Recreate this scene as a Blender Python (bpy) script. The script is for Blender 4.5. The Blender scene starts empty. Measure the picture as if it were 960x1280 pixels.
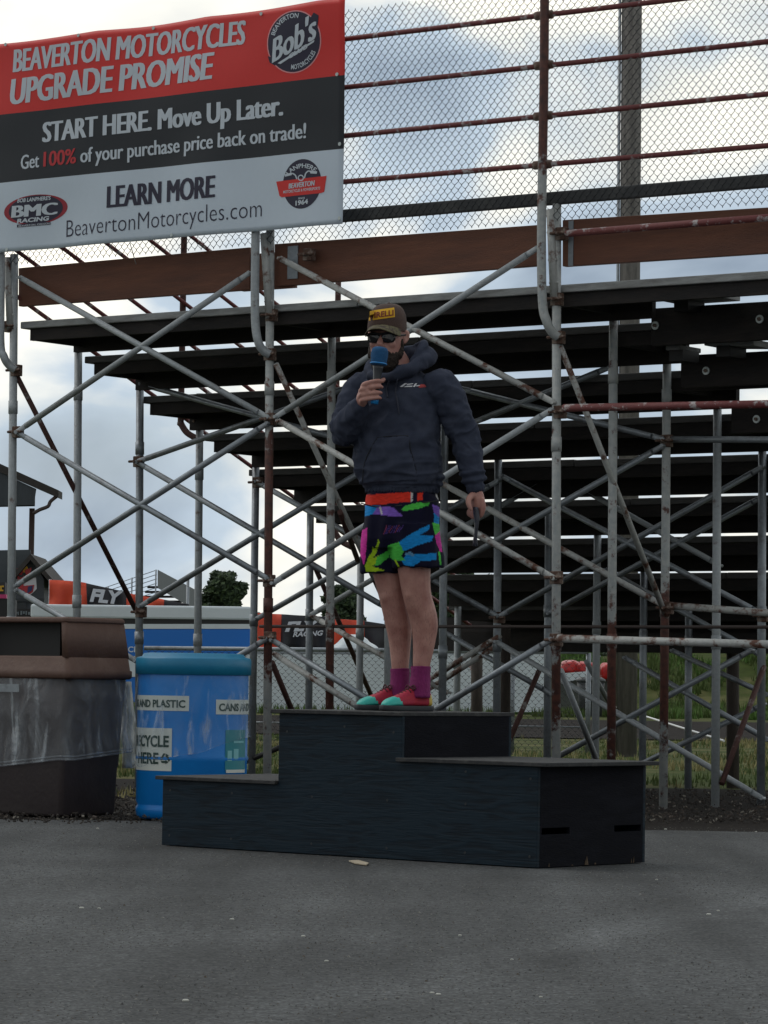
import bpy, bmesh, math, random
from mathutils import Vector as V, Matrix, noise
from mathutils.bvhtree import BVHTree
random.seed(7)
SC = bpy.context.scene
COL = SC.collection
R = math.radians

# ------------------------------------------------------------------ camera
F = 4200.0
CAM = V((0, 0, 0.79))
PITCH, ROLL = math.atan(210 / F), 0.015
_fw = V((0, math.cos(PITCH), math.sin(PITCH)))
_r0 = V((1, 0, 0)); _u0 = V((0, -math.sin(PITCH), math.cos(PITCH)))
_R = _r0 * math.cos(ROLL) + _u0 * math.sin(ROLL)
_U = _u0 * math.cos(ROLL) - _r0 * math.sin(ROLL)
cd = bpy.data.cameras.new('camera'); cam = bpy.data.objects.new('camera', cd); COL.objects.link(cam)
cd.sensor_fit = 'AUTO'; cd.sensor_width = 36; cd.lens = F / 1280 * 36
cd.clip_start = 0.1; cd.clip_end = 6000
m3 = Matrix((_R, _U, -_fw)).transposed()
cam.matrix_world = Matrix.Translation(CAM) @ m3.to_4x4()
SC.camera = cam

# ------------------------------------------------------------------ world, sun, exposure
SUN_EL, SUN_AZ = R(52), R(-62)          # azimuth from +Y towards +X
w = bpy.data.worlds.new('World'); SC.world = w; w.use_nodes = True
nt = w.node_tree; nt.nodes.clear()
def N(t, tree=None): return (tree or nt).nodes.new(t)
out = N('ShaderNodeOutputWorld')
sky = N('ShaderNodeTexSky'); sky.sky_type = 'NISHITA'; sky.sun_disc = False
sky.sun_elevation = SUN_EL; sky.sun_rotation = SUN_AZ; sky.dust_density = 2.0
bg1 = N('ShaderNodeBackground'); bg1.inputs['Strength'].default_value = 0.07
nt.links.new(sky.outputs[0], bg1.inputs[0])
tc = N('ShaderNodeTexCoord')
mp = N('ShaderNodeMapping'); mp.inputs['Scale'].default_value = (8, 8, 15); mp.inputs['Location'].default_value = (5.84, 1.82, 3.5)
nt.links.new(tc.outputs['Generated'], mp.inputs['Vector'])
n1 = N('ShaderNodeTexNoise'); n1.inputs['Scale'].default_value = 1.0; n1.inputs['Detail'].default_value = 7; n1.inputs['Roughness'].default_value = 0.47; n1.inputs['Distortion'].default_value = 0.35
nt.links.new(mp.outputs[0], n1.inputs['Vector'])
bg2 = N('ShaderNodeBackground')
rp = N('ShaderNodeValToRGB')
cr = rp.color_ramp
cr.elements[0].position = 0.28; cr.elements[0].color = (0.16, 0.205, 0.27, 1)
cr.elements[1].position = 0.70; cr.elements[1].color = (1.0, 0.96, 0.85, 1)
e = cr.elements.new(0.46); e.color = (0.40, 0.475, 0.55, 1)
e = cr.elements.new(0.54); e.color = (0.76, 0.75, 0.69, 1)
nt.links.new(n1.outputs['Fac'], rp.inputs[0])
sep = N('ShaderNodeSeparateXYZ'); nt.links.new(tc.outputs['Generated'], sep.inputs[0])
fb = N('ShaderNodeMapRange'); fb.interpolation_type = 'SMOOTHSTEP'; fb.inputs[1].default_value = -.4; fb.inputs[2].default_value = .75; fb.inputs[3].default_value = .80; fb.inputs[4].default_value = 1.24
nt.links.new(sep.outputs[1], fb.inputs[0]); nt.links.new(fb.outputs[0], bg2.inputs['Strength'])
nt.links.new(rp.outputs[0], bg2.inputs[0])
n2 = N('ShaderNodeTexNoise'); n2.inputs['Scale'].default_value = 1.6; n2.inputs['Detail'].default_value = 4
nt.links.new(mp.outputs[0], n2.inputs['Vector'])
rp2 = N('ShaderNodeValToRGB'); rp2.color_ramp.elements[0].position = 0.30; rp2.color_ramp.elements[0].color = (.72, .72, .72, 1)
rp2.color_ramp.elements[1].position = 0.5; rp2.color_ramp.elements[1].color = (1, 1, 1, 1)
nt.links.new(n2.outputs['Fac'], rp2.inputs[0])
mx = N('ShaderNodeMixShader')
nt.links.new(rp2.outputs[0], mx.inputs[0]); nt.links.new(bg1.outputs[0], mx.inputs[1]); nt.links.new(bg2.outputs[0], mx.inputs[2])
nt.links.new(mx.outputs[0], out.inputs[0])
sl = bpy.data.lights.new('sun', 'SUN'); sl.energy = 0.55; sl.angle = R(25); sl.color = (1, 0.96, 0.9)
so = bpy.data.objects.new('sun', sl); COL.objects.link(so)
sd = V((math.sin(SUN_AZ) * math.cos(SUN_EL), math.cos(SUN_AZ) * math.cos(SUN_EL), math.sin(SUN_EL)))
so.rotation_euler = sd.to_track_quat('Z', 'Y').to_euler(); so.location = sd * 40
SC.view_settings.view_transform = 'Standard'; SC.view_settings.look = 'None'
SC.view_settings.exposure = 0.2; SC.view_settings.gamma = 1.0; SC.view_settings.use_curve_mapping = False
SC.cycles.max_bounces = 6; SC.cycles.transparent_max_bounces = 12
try: SC.cycles.use_denoising = True
except Exception: pass

# ------------------------------------------------------------------ pixel <-> world
def ray(px, py): return _fw + _R * ((px - 480) / F) + _U * ((640 - py) / F)
def P(px, py, Y): d = ray(px, py); return CAM + d * (Y / d.y)
def hit(px, py, p0, n): d = ray(px, py); return CAM + d * ((p0 - CAM).dot(n) / d.dot(n))
def G(px, py, z=0.0): return hit(px, py, V((0, 0, z)), V((0, 0, 1)))
def proj(p):
    d = p - CAM; k = d.dot(_fw)
    return 480 + F * d.dot(_R) / k, 640 - F * d.dot(_U) / k

# ------------------------------------------------------------------ materials
MATS = {}
def lk(t, a, b): t.links.new(a, b)
def mat(name, col, rough=.6, metal=0.0, col2=None, scale=6.0, lo=.4, hi=.65, bump=0.0, bscale=60.0, stretch=(1, 1, 1), var=.12, spec=.5):
    """base colour broken by fine variation and, with col2, patches of a second colour"""
    if name in MATS: return MATS[name]
    m = bpy.data.materials.new(name); m.use_nodes = True; t = m.node_tree
    b = t.nodes['Principled BSDF']; b.inputs['Roughness'].default_value = rough; b.inputs['Metallic'].default_value = metal
    b.inputs['Specular IOR Level'].default_value = spec
    tcn = N('ShaderNodeTexCoord', t); mpn = N('ShaderNodeMapping', t); mpn.inputs['Scale'].default_value = stretch
    lk(t, tcn.outputs['Object'], mpn.inputs['Vector'])
    nz = N('ShaderNodeTexNoise', t); nz.inputs['Scale'].default_value = scale; nz.inputs['Detail'].default_value = 8; nz.inputs['Roughness'].default_value = .65
    lk(t, mpn.outputs[0], nz.inputs['Vector'])
    base = N('ShaderNodeMix', t); base.data_type = 'RGBA'
    c = V(col)
    base.inputs[6].default_value = (*(c * (1 - var)), 1); base.inputs[7].default_value = (*[min(1, q) for q in c * (1 + var)], 1)
    nz2 = N('ShaderNodeTexNoise', t); nz2.inputs['Scale'].default_value = scale * 5; nz2.inputs['Detail'].default_value = 5
    lk(t, mpn.outputs[0], nz2.inputs['Vector']); lk(t, nz2.outputs['Fac'], base.inputs[0])
    o = base.outputs[2]
    if col2:
        rmp = N('ShaderNodeValToRGB', t); rmp.color_ramp.elements[0].position = lo; rmp.color_ramp.elements[1].position = hi
        lk(t, nz.outputs['Fac'], rmp.inputs[0])
        mm = N('ShaderNodeMix', t); mm.data_type = 'RGBA'; mm.inputs[7].default_value = (*col2, 1)
        lk(t, rmp.outputs[0], mm.inputs[0]); lk(t, o, mm.inputs[6]); o = mm.outputs[2]
    lk(t, o, b.inputs['Base Color'])
    if bump:
        nb = N('ShaderNodeTexNoise', t); nb.inputs['Scale'].default_value = bscale; nb.inputs['Detail'].default_value = 6
        lk(t, mpn.outputs[0], nb.inputs['Vector'])
        bp = N('ShaderNodeBump', t); bp.inputs['Strength'].default_value = bump; bp.inputs['Distance'].default_value = .01
        lk(t, nb.outputs['Fac'], bp.inputs['Height']); lk(t, bp.outputs[0], b.inputs['Normal'])
    MATS[name] = m
    return m
def vcol_mat(name, rough=.85, bump=.15, bscale=300):
    m = bpy.data.materials.new(name); m.use_nodes = True; t = m.node_tree; b = t.nodes['Principled BSDF']
    b.inputs['Roughness'].default_value = rough; b.inputs['Specular IOR Level'].default_value = .15
    a = N('ShaderNodeAttribute', t); a.attribute_name = 'print'; lk(t, a.outputs['Color'], b.inputs['Base Color'])
    nb = N('ShaderNodeTexNoise', t); nb.inputs['Scale'].default_value = bscale; tcn = N('ShaderNodeTexCoord', t); lk(t, tcn.outputs['Object'], nb.inputs['Vector'])
    bp = N('ShaderNodeBump', t); bp.inputs['Strength'].default_value = bump; bp.inputs['Distance'].default_value = .004
    lk(t, nb.outputs['Fac'], bp.inputs['Height']); lk(t, bp.outputs[0], b.inputs['Normal'])
    return m
def film_mat(name, tint, alpha, scale=9):
    """clear polythene: mostly see-through, with a glossy wrinkled surface"""
    m = bpy.data.materials.new(name); m.use_nodes = True; t = m.node_tree; t.nodes.clear()
    o = N('ShaderNodeOutputMaterial', t); tr = N('ShaderNodeBsdfTransparent', t); tr.inputs[0].default_value = (.96, .97, .98, 1)
    pr = N('ShaderNodeBsdfPrincipled', t); pr.inputs['Base Color'].default_value = (*tint, 1); pr.inputs['Roughness'].default_value = .12
    pr.inputs['Specular IOR Level'].default_value = .8
    tcn = N('ShaderNodeTexCoord', t); mpn = N('ShaderNodeMapping', t); mpn.inputs['Scale'].default_value = (1, 1, .45); mpn.inputs['Rotation'].default_value = (0, .7, .3)
    lk(t, tcn.outputs['Object'], mpn.inputs['Vector'])
    nb = N('ShaderNodeTexNoise', t); nb.inputs['Scale'].default_value = scale; nb.inputs['Detail'].default_value = 4; nb.inputs['Distortion'].default_value = 1.2
    lk(t, mpn.outputs[0], nb.inputs['Vector'])
    bp = N('ShaderNodeBump', t); bp.inputs['Strength'].default_value = .9; bp.inputs['Distance'].default_value = .05
    lk(t, nb.outputs['Fac'], bp.inputs['Height']); lk(t, bp.outputs[0], pr.inputs['Normal'])
    rm = N('ShaderNodeMapRange', t); rm.inputs['From Min'].default_value = .35; rm.inputs['From Max'].default_value = .7
    rm.inputs['To Min'].default_value = alpha * .55; rm.inputs['To Max'].default_value = min(1, alpha * 1.7)
    lk(t, nb.outputs['Fac'], rm.inputs[0])
    n3 = N('ShaderNodeTexNoise', t); n3.inputs['Scale'].default_value = scale * .9; n3.inputs['Detail'].default_value = 5; n3.inputs['Distortion'].default_value = .5
    mp3 = N('ShaderNodeMapping', t); mp3.inputs['Scale'].default_value = (1.5, 1.5, .30); mp3.inputs['Rotation'].default_value = (.25, -.75, .1); lk(t, tcn.outputs['Object'], mp3.inputs['Vector']); lk(t, mp3.outputs[0], n3.inputs['Vector'])
    sk = N('ShaderNodeMapRange', t); sk.inputs[1].default_value = .54; sk.inputs[2].default_value = .70; sk.inputs[3].default_value = 0; sk.inputs[4].default_value = .62; lk(t, n3.outputs['Fac'], sk.inputs[0])  # whitish opacity streaks painted in as highlights on the film
    ad = N('ShaderNodeMath', t); ad.operation = 'ADD'; ad.use_clamp = True; lk(t, rm.outputs[0], ad.inputs[0]); lk(t, sk.outputs[0], ad.inputs[1])
    mxs = N('ShaderNodeMixShader', t); lk(t, ad.outputs[0], mxs.inputs[0]); lk(t, tr.outputs[0], mxs.inputs[1]); lk(t, pr.outputs[0], mxs.inputs[2])
    lk(t, mxs.outputs[0], o.inputs[0])
    return m

# ------------------------------------------------------------------ mesh helpers
def quadframe(d):
    d = d.normalized(); a = V((0, 0, 1)) if abs(d.z) < .9 else V((1, 0, 0))
    x = d.cross(a).normalized(); return x, d.cross(x).normalized()
def add_tube(bm, p, q, r, r2=None, seg=10, mi=0):
    p = V(p); q = V(q); r2 = r if r2 is None else r2
    x, y = quadframe(q - p); A = []; B = []
    for i in range(seg):
        a = 2 * math.pi * i / seg; d = x * math.cos(a) + y * math.sin(a)
        A.append(bm.verts.new(p + d * r)); B.append(bm.verts.new(q + d * r2))
    fs = [bm.faces.new((A[i], B[i], B[(i + 1) % seg], A[(i + 1) % seg])) for i in range(seg)]
    fs += [bm.faces.new(A), bm.faces.new(B[::-1])]
    for f in fs: f.material_index = mi; f.smooth = len(f.verts) == 4
def crom(pts, rad, sub):
    if sub <= 1 or len(pts) < 3: return list(pts), list(rad)
    O, Q = [], []
    n = len(pts)
    for i in range(n - 1):
        p0, p1, p2, p3 = pts[max(i - 1, 0)], pts[i], pts[i + 1], pts[min(i + 2, n - 1)]
        r0, r1, r2, r3 = rad[max(i - 1, 0)], rad[i], rad[i + 1], rad[min(i + 2, n - 1)]
        for s in range(sub):
            t = s / sub
            f = lambda a, b, c, d: .5 * ((2 * b) + (c - a) * t + (2 * a - 5 * b + 4 * c - d) * t * t + (3 * b - a - 3 * c + d) * t ** 3)
            O.append(f(p0, p1, p2, p3)); Q.append(f(r0, r1, r2, r3))
    O.append(pts[-1]); Q.append(rad[-1]); return O, Q
def add_path(bm, pts, rad, seg=12, sub=5, flat=1.0, flatdir=None, mi=0, ends=True):
    """swept tube through points; flat squeezes it along flatdir"""
    pts = [V(p) for p in pts]
    if not hasattr(rad, '__len__'): rad = [rad] * len(pts)
    pts, rad = crom(pts, rad, sub)
    if ends:  # rounded ends
        d0 = (pts[0] - pts[1]).normalized(); d1 = (pts[-1] - pts[-2]).normalized()
        pts = [pts[0] + d0 * rad[0] * .8, pts[0] + d0 * rad[0] * .5] + pts + [pts[-1] + d1 * rad[-1] * .5, pts[-1] + d1 * rad[-1] * .8]
        rad = [rad[0] * .35, rad[0] * .85] + rad + [rad[-1] * .85, rad[-1] * .35]
    n = len(pts); x, y = quadframe(pts[1] - pts[0]); rings = []
    for i in range(n):
        d = (pts[min(i + 1, n - 1)] - pts[max(i - 1, 0)]).normalized()
        x = (x - d * x.dot(d)).normalized(); y = d.cross(x)
        rg = []
        for k in range(seg):
            a = 2 * math.pi * k / seg; o = (x * math.cos(a) + y * math.sin(a)) * rad[i]
            if flatdir is not None: o = o - flatdir * o.dot(flatdir) * (1 - flat)
            rg.append(bm.verts.new(pts[i] + o))
        rings.append(rg)
    fs = []
    for i in range(n - 1):
        for k in range(seg):
            fs.append(bm.faces.new((rings[i][k], rings[i + 1][k], rings[i + 1][(k + 1) % seg], rings[i][(k + 1) % seg])))
    fs += [bm.faces.new(rings[0]), bm.faces.new(rings[-1][::-1])]
    for f in fs: f.smooth = True; f.material_index = mi
def add_loft(bm, rings, mi=0, caps=True, closed=True):
    """rings: lists of points, same count"""
    vs = [[bm.verts.new(p) for p in r] for r in rings]; n = len(vs[0]); fs = []
    for i in range(len(vs) - 1):
        for k in range(n if closed else n - 1):
            fs.append(bm.faces.new((vs[i][k], vs[i][(k + 1) % n], vs[i + 1][(k + 1) % n], vs[i + 1][k])))
    if caps: fs += [bm.faces.new(vs[0][::-1]), bm.faces.new(vs[-1])]
    for f in fs: f.smooth = True; f.material_index = mi
    return fs
def ering(c, a, b, n=24, p=2.0):
    o = []
    for i in range(n):
        t = 2 * math.pi * i / n; ct, st = math.cos(t), math.sin(t)
        o.append(c + a * (math.copysign(abs(ct) ** (2 / p), ct)) + b * (math.copysign(abs(st) ** (2 / p), st)))
    return o
def add_ell(bm, c, ax, ay, az, n=16, m=10, mi=0):
    rg = []
    for j in range(1, m):
        t = math.pi * j / m
        rg.append(ering(c - az * math.cos(t), ax * math.sin(t), ay * math.sin(t), n))
    add_loft(bm, rg, mi)
def add_box(bm, o, ex, ey, ez, mi=0):
    """box from corner o with edge vectors"""
    vs = [bm.verts.new(o + ex * i + ey * j + ez * k) for k in (0, 1) for j in (0, 1) for i in (0, 1)]
    for f in ((0, 2, 3, 1), (4, 5, 7, 6), (0, 1, 5, 4), (2, 6, 7, 3), (0, 4, 6, 2), (1, 3, 7, 5)):
        bm.faces.new([vs[i] for i in f]).material_index = mi
def add_prism(bm, pts, ext, mi=0):
    a = [bm.verts.new(p) for p in pts]; b = [bm.verts.new(p + ext) for p in pts]; n = len(a)
    fs = [bm.faces.new(a), bm.faces.new(b[::-1])] + [bm.faces.new((a[i], b[i], b[(i + 1) % n], a[(i + 1) % n])) for i in range(n)]
    for f in fs: f.material_index = mi
    return fs
def wpos(o):
    p = V((0, 0, 0))
    while o is not None: p = p + o.location; o = o.parent
    return p
def obj(name, bm, mats, parent=None, origin=None, bevel=0.0, normals=True):
    """link a bmesh built in world space as one object under parent"""
    if normals: bmesh.ops.recalc_face_normals(bm, faces=bm.faces)
    me = bpy.data.meshes.new(name); bm.to_mesh(me); bm.free()
    return link(name, me, mats, parent, origin, bevel)
def link(name, me, mats, parent=None, origin=None, bevel=0.0):
    o = bpy.data.objects.new(name, me); COL.objects.link(o)
    for m in (mats if isinstance(mats, (list, tuple)) else [mats]): me.materials.append(m)
    base = wpos(parent) if parent is not None else V((0, 0, 0))
    if origin is not None: o.location = V(origin) - base
    me.transform(Matrix.Translation(-(base + o.location)))
    o.parent = parent
    if bevel:
        b = o.modifiers.new('bevel', 'BEVEL'); b.width = bevel; b.segments = 2; b.limit_method = 'ANGLE'; b.angle_limit = R(40)
    return o
def tag(o, label=None, cat=None, group=None, kind=None):
    if label: o['label'] = label
    if cat: o['category'] = cat
    if group: o['group'] = group
    if kind: o['kind'] = kind
    return o
def thing(name, loc, label, cat, group=None):
    o = bpy.data.objects.new(name, None); COL.objects.link(o); o.location = loc; o.empty_display_size = .2
    return tag(o, label, cat, group)
def NB(): return bmesh.new()
def evalmesh(me, mods):
    """mesh with modifiers applied"""
    t = bpy.data.objects.new('tmp', me); COL.objects.link(t)
    for ty, kw in mods:
        md = t.modifiers.new(ty, ty)
        for k, v in kw.items(): setattr(md, k, v)
    dg = bpy.context.evaluated_depsgraph_get(); dg.update()
    r = bpy.data.meshes.new_from_object(t.evaluated_get(dg))
    bpy.data.objects.remove(t); return r
def organic(bm, voxel, it=4, fac=.5):
    bmesh.ops.recalc_face_normals(bm, faces=bm.faces)
    me = bpy.data.meshes.new('m'); bm.to_mesh(me); bm.free()
    r = evalmesh(me, [('REMESH', dict(mode='VOXEL', voxel_size=voxel)), ('SMOOTH', dict(factor=fac, iterations=it))])
    for p in r.polygons: p.use_smooth = True
    r.update(); return r
def textmesh(body, bold=0.0, shear=0.0, res=3):
    c = bpy.data.curves.new('t', 'FONT'); c.body = body; c.offset = bold; c.shear = shear; c.resolution_u = res
    t = bpy.data.objects.new('t', c); COL.objects.link(t)
    dg = bpy.context.evaluated_depsgraph_get(); dg.update()
    me = bpy.data.meshes.new_from_object(t.evaluated_get(dg)); bpy.data.objects.remove(t)
    return me
def put_text(bm, body, fn, bold=0.0, shear=0.0, cap=None, mi=0, maxlen=.35, fat=0.0):
    if fat:
        w_ = max(1e-6, fat)
        for k, sh in enumerate((-1, -.33, .33, 1)):
            put_text(bm, body, (lambda s, t, sh=sh, k=k: fn(s * (1 - 2 * w_) + w_ + sh * w_, t) - VV * .00025 * k), 0, shear, cap, mi, maxlen)
        return
    """text mapped by fn(s, t): s 0..1 along the line, t in cap heights"""
    me = textmesh(body, bold, shear)
    xs = [v.co.x for v in me.vertices]; x0, x1 = min(xs), max(xs)
    tb = bmesh.new(); tb.from_mesh(me)
    bmesh.ops.triangulate(tb, faces=tb.faces)
    if maxlen:
        for _ in range(3):
            le = [e for e in tb.edges if e.calc_length() > maxlen]
            if not le: break
            bmesh.ops.subdivide_edges(tb, edges=le, cuts=1); bmesh.ops.triangulate(tb, faces=tb.faces)
    mp_ = {}
    for v in tb.verts: mp_[v.index] = None
    tb.verts.index_update(); nv = []
    for v in tb.verts: nv.append(bm.verts.new(fn((v.co.x - x0) / (x1 - x0), v.co.y / .70)))
    for f in tb.faces:
        try: bm.faces.new([nv[v.index] for v in f.verts]).material_index = mi
        except ValueError: pass
    tb.free(); bpy.data.meshes.remove(me)
def inpoly(x, y, pts):
    c = False; n = len(pts); j = n - 1
    for i in range(n):
        xi, yi = pts[i]; xj, yj = pts[j]
        if (yi > y) != (yj > y) and x < (xj - xi) * (y - yi) / (yj - yi) + xi: c = not c
        j = i
    return c

# ------------------------------------------------------------------ shared materials
def L(r, g, b):  # sRGB 0-255 to linear
    f = lambda c: (c / 255 / 12.92) if c <= 10 else ((c / 255 + .055) / 1.055) ** 2.4
    return (f(r), f(g), f(b))
M_paint = mat('worn pale grey paint', (.35, .38, .40), .5, .1, (.10, .05, .032), 9, .60, .72, .25, 120, var=.25)
M_paint2 = mat('rust flecked grey paint', (.42, .43, .42), .55, .1, (.12, .052, .034), 8, .52, .60, .3, 90, var=.25)
M_rust = mat('rusted red oxide pipe', (.075, .032, .027), .75, .1, (.26, .24, .23), 8, .58, .66, .35, 90, var=.45)
M_redrail = mat('flaking maroon and white pipe', (.17, .045, .045), .6, .1, (.45, .42, .42), 12, .56, .62, .3, 90, var=.3)
M_galv = mat('dull galvanised pipe', (.27, .30, .33), .45, .5, (.17, .17, .18), 10, .5, .7, .15, 120, var=.2)
M_clamp = mat('rusted clamp iron', (.10, .055, .04), .8, .2, (.25, .2, .17), 20, .5, .6, .3, 150, var=.4)
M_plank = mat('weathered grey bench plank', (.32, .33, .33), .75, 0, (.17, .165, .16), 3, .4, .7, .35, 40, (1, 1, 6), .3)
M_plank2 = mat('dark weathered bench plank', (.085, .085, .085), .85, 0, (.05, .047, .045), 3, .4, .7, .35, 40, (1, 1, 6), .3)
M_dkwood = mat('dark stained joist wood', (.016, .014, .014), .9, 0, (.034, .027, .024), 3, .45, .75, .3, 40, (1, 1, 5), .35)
M_fascia = mat('reddish brown stained beam', (.160, .060, .033), .7, 0, (.09, .036, .024), 1.5, .4, .75, .25, 30, (1, 1, 9), .25)
M_wire = mat('dark galvanised wire', (.035, .037, .042), .7, 0, spec=.2)
M_black = mat('matt black', (.012, .012, .013), .6)
M_white = mat('white paint', (.75, .76, .77), .5, var=.05)
M_bolt = mat('zinc bolt washer', (.45, .5, .5), .4, .6)

# ------------------------------------------------------------------ ground
def ground_z(x, y):
    t = max(0, min(1, (y - 84) / 10)); s = t * t * (3 - 2 * t)
    z = s * (0.75 + .12 * max(0, min(8, x + 2)))
    return z + (.05 * noise.noise(V((x * .3, y * .3, 0))) if y > 86 else 0)
bm = NB(); xs = [-400, -200, -100, -60] + [x * 2 for x in range(-20, 21)] + [60, 100, 200, 400]
ys = [-40, -10, 0, 5, 10, 15, 20, 25, 28] + [30 + i * 2 for i in range(45)] + [140, 200, 400, 900, 2500]
g = [[bm.verts.new((x * (1 + max(0, y) / 300), y, ground_z(x, y) - .012)) for x in xs] for y in ys]
for j in range(len(ys) - 1):
    for i in range(len(xs) - 1):
        bm.faces.new((g[j][i], g[j][i + 1], g[j + 1][i + 1], g[j + 1][i])).smooth = True
M_grass = mat('patchy grass', (.045, .062, .016), .95, 0, (.13, .12, .055), .5, .45, .65, .6, 12, var=.5, spec=.06)
tag(obj('grass_ground', bm, M_grass), kind='structure')

# asphalt sheet
def sheet(name, pts, z, m, div=None):
    bm = NB(); bm.faces.new([bm.verts.new((p[0], p[1], z)) for p in pts])
    return tag(obj(name, bm, m), kind='structure')
def asphalt_material():
    m = bpy.data.materials.new('asphalt'); m.use_nodes = True; t = m.node_tree; b = t.nodes['Principled BSDF']
    b.inputs['Roughness'].default_value = .9; b.inputs['Specular IOR Level'].default_value = .25
    tcn = N('ShaderNodeTexCoord', t)
    a = N('ShaderNodeTexNoise', t); a.inputs['Scale'].default_value = 85; a.inputs['Detail'].default_value = 3
    c = N('ShaderNodeTexNoise', t); c.inputs['Scale'].default_value = .9; c.inputs['Detail'].default_value = 6
    d = N('ShaderNodeTexNoise', t); d.inputs['Scale'].default_value = 24; d.inputs['Detail'].default_value = 6; d.inputs['Roughness'].default_value = .6
    mpn = N('ShaderNodeMapping', t); mpn.inputs['Rotation'].default_value = (0, 0, R(-68)); mpn.inputs['Scale'].default_value = (2.2, .22, 1)
    lk(t, tcn.outputs['Object'], mpn.inputs[0])
    s = N('ShaderNodeTexNoise', t); s.inputs['Scale'].default_value = 1.0; s.inputs['Detail'].default_value = 4; lk(t, mpn.outputs[0], s.inputs[0])
    for q in (a, c, d): lk(t, tcn.outputs['Object'], q.inputs['Vector'])
    ra = N('ShaderNodeValToRGB', t); ra.color_ramp.elements[0].position = .35; ra.color_ramp.elements[0].color = (.028, .030, .032, 1)
    ra.color_ramp.elements[1].position = .72; ra.color_ramp.elements[1].color = (.108, .112, .114, 1)
    lk(t, a.outputs[0], ra.inputs[0])
    def mul(col, fac, lo, hi):
        r = N('ShaderNodeMapRange', t); r.inputs[1].default_value = .3; r.inputs[2].default_value = .7; r.inputs[3].default_value = lo; r.inputs[4].default_value = hi
        lk(t, fac, r.inputs[0])
        k = N('ShaderNodeMix', t); k.data_type = 'RGBA'; k.blend_type = 'MULTIPLY'; k.inputs[0].default_value = 1
        lk(t, col, k.inputs[6]); lk(t, r.outputs[0], k.inputs[7]); return k.outputs[2]
    o = mul(mul(mul(ra.outputs[0], c.outputs[0], .78, 1.22), d.outputs[0], .55, 1.45), s.outputs[0], .64, 1.34)
    # two faint pale tyre tracks worn across the pavement
    p0_, p1_ = G(440, 1240), G(960, 1120); an_ = math.atan2(p1_.y - p0_.y, p1_.x - p0_.x)
    sx = N('ShaderNodeSeparateXYZ', t); mpt = N('ShaderNodeMapping', t); mpt.vector_type = 'TEXTURE'; mpt.inputs['Location'].default_value = (p0_.x, p0_.y, 0); mpt.inputs['Rotation'].default_value = (0, 0, an_)
    lk(t, tcn.outputs['Object'], mpt.inputs[0]); lk(t, mpt.outputs[0], sx.inputs[0])
    wob = N('ShaderNodeMath', t); wob.operation = 'MULTIPLY_ADD'; wob.inputs[1].default_value = .5; lk(t, c.outputs[0], wob.inputs[0]); lk(t, sx.outputs[1], wob.inputs[2])
    for off_, amp_ in ((.25, 1.30), (-1.35, 1.22)):
        db = N('ShaderNodeMath', t); db.operation = 'SUBTRACT'; db.inputs[1].default_value = off_; lk(t, wob.outputs[0], db.inputs[0])
        da = N('ShaderNodeMath', t); da.operation = 'ABSOLUTE'; lk(t, db.outputs[0], da.inputs[0])
        rg_ = N('ShaderNodeMapRange', t); rg_.interpolation_type = 'SMOOTHSTEP'; rg_.inputs[1].default_value = .03; rg_.inputs[2].default_value = .22; rg_.inputs[3].default_value = amp_; rg_.inputs[4].default_value = 1.0; lk(t, da.outputs[0], rg_.inputs[0])
        kk = N('ShaderNodeMix', t); kk.data_type = 'RGBA'; kk.blend_type = 'MULTIPLY'; kk.inputs[0].default_value = 1; lk(t, o, kk.inputs[6]); lk(t, rg_.outputs[0], kk.inputs[7]); o = kk.outputs[2]
    lk(t, o, b.inputs['Base Color'])
    bp = N('ShaderNodeBump', t); bp.inputs['Strength'].default_value = .5; bp.inputs['Distance'].default_value = .004
    lk(t, a.outputs[0], bp.inputs['Height']); lk(t, bp.outputs[0], b.inputs['Normal'])
    return m
eL, eR = G(-300, 1018), G(1300, 1046)
far = [(eL + (eR - eL) * t) for t in [i / 60 for i in range(61)]]
for i, p in enumerate(far): p.y += .16 * noise.noise(V((p.x * 1.3, 0, 0))) + .05 * noise.noise(V((p.x * 6, 3, 0)))
sheet('asphalt_pavement', [(-60, -30), (60, -30), (60, far[-1].y - 6)] + [(p.x, p.y) for p in far[::-1]] + [(-60, far[0].y + 1)], 0.0, asphalt_material())
rnd = random.Random(21); bm = NB()
for i in range(20000):
    y = 6.5 + 12.2 * rnd.random() ** .8; p = V((rnd.uniform(-.125, .125) * y, y, 0))
    if noise.noise(V((p.x * 1.2, p.y * .6, 2))) < -.25: continue
    sz = rnd.uniform(.0016, .0036) * (1 if rnd.random() < .97 else 1.7); a = rnd.uniform(0, 6.28)
    top = bm.verts.new(p + V((0, 0, sz * rnd.uniform(.6, 1.1)))); b3 = [bm.verts.new(p + V((math.cos(a + q) * sz, math.sin(a + q) * sz, .0003))) for q in (0, 1.7, 3.1, 4.7)]
    mi = rnd.choice((0, 0, 0, 1, 1, 2, 3))
    for q in range(4): bm.faces.new((b3[q], b3[(q + 1) % 4], top)).material_index = mi
tag(obj('asphalt_grit', bm, [mat('dark grit', (.065, .065, .065), .9), mat('grey grit', (.10, .10, .098), .9), mat('pale grit', (.20, .195, .18), .9), mat('brown grit', (.085, .07, .055), .9)], normals=False), kind='stuff')
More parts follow.
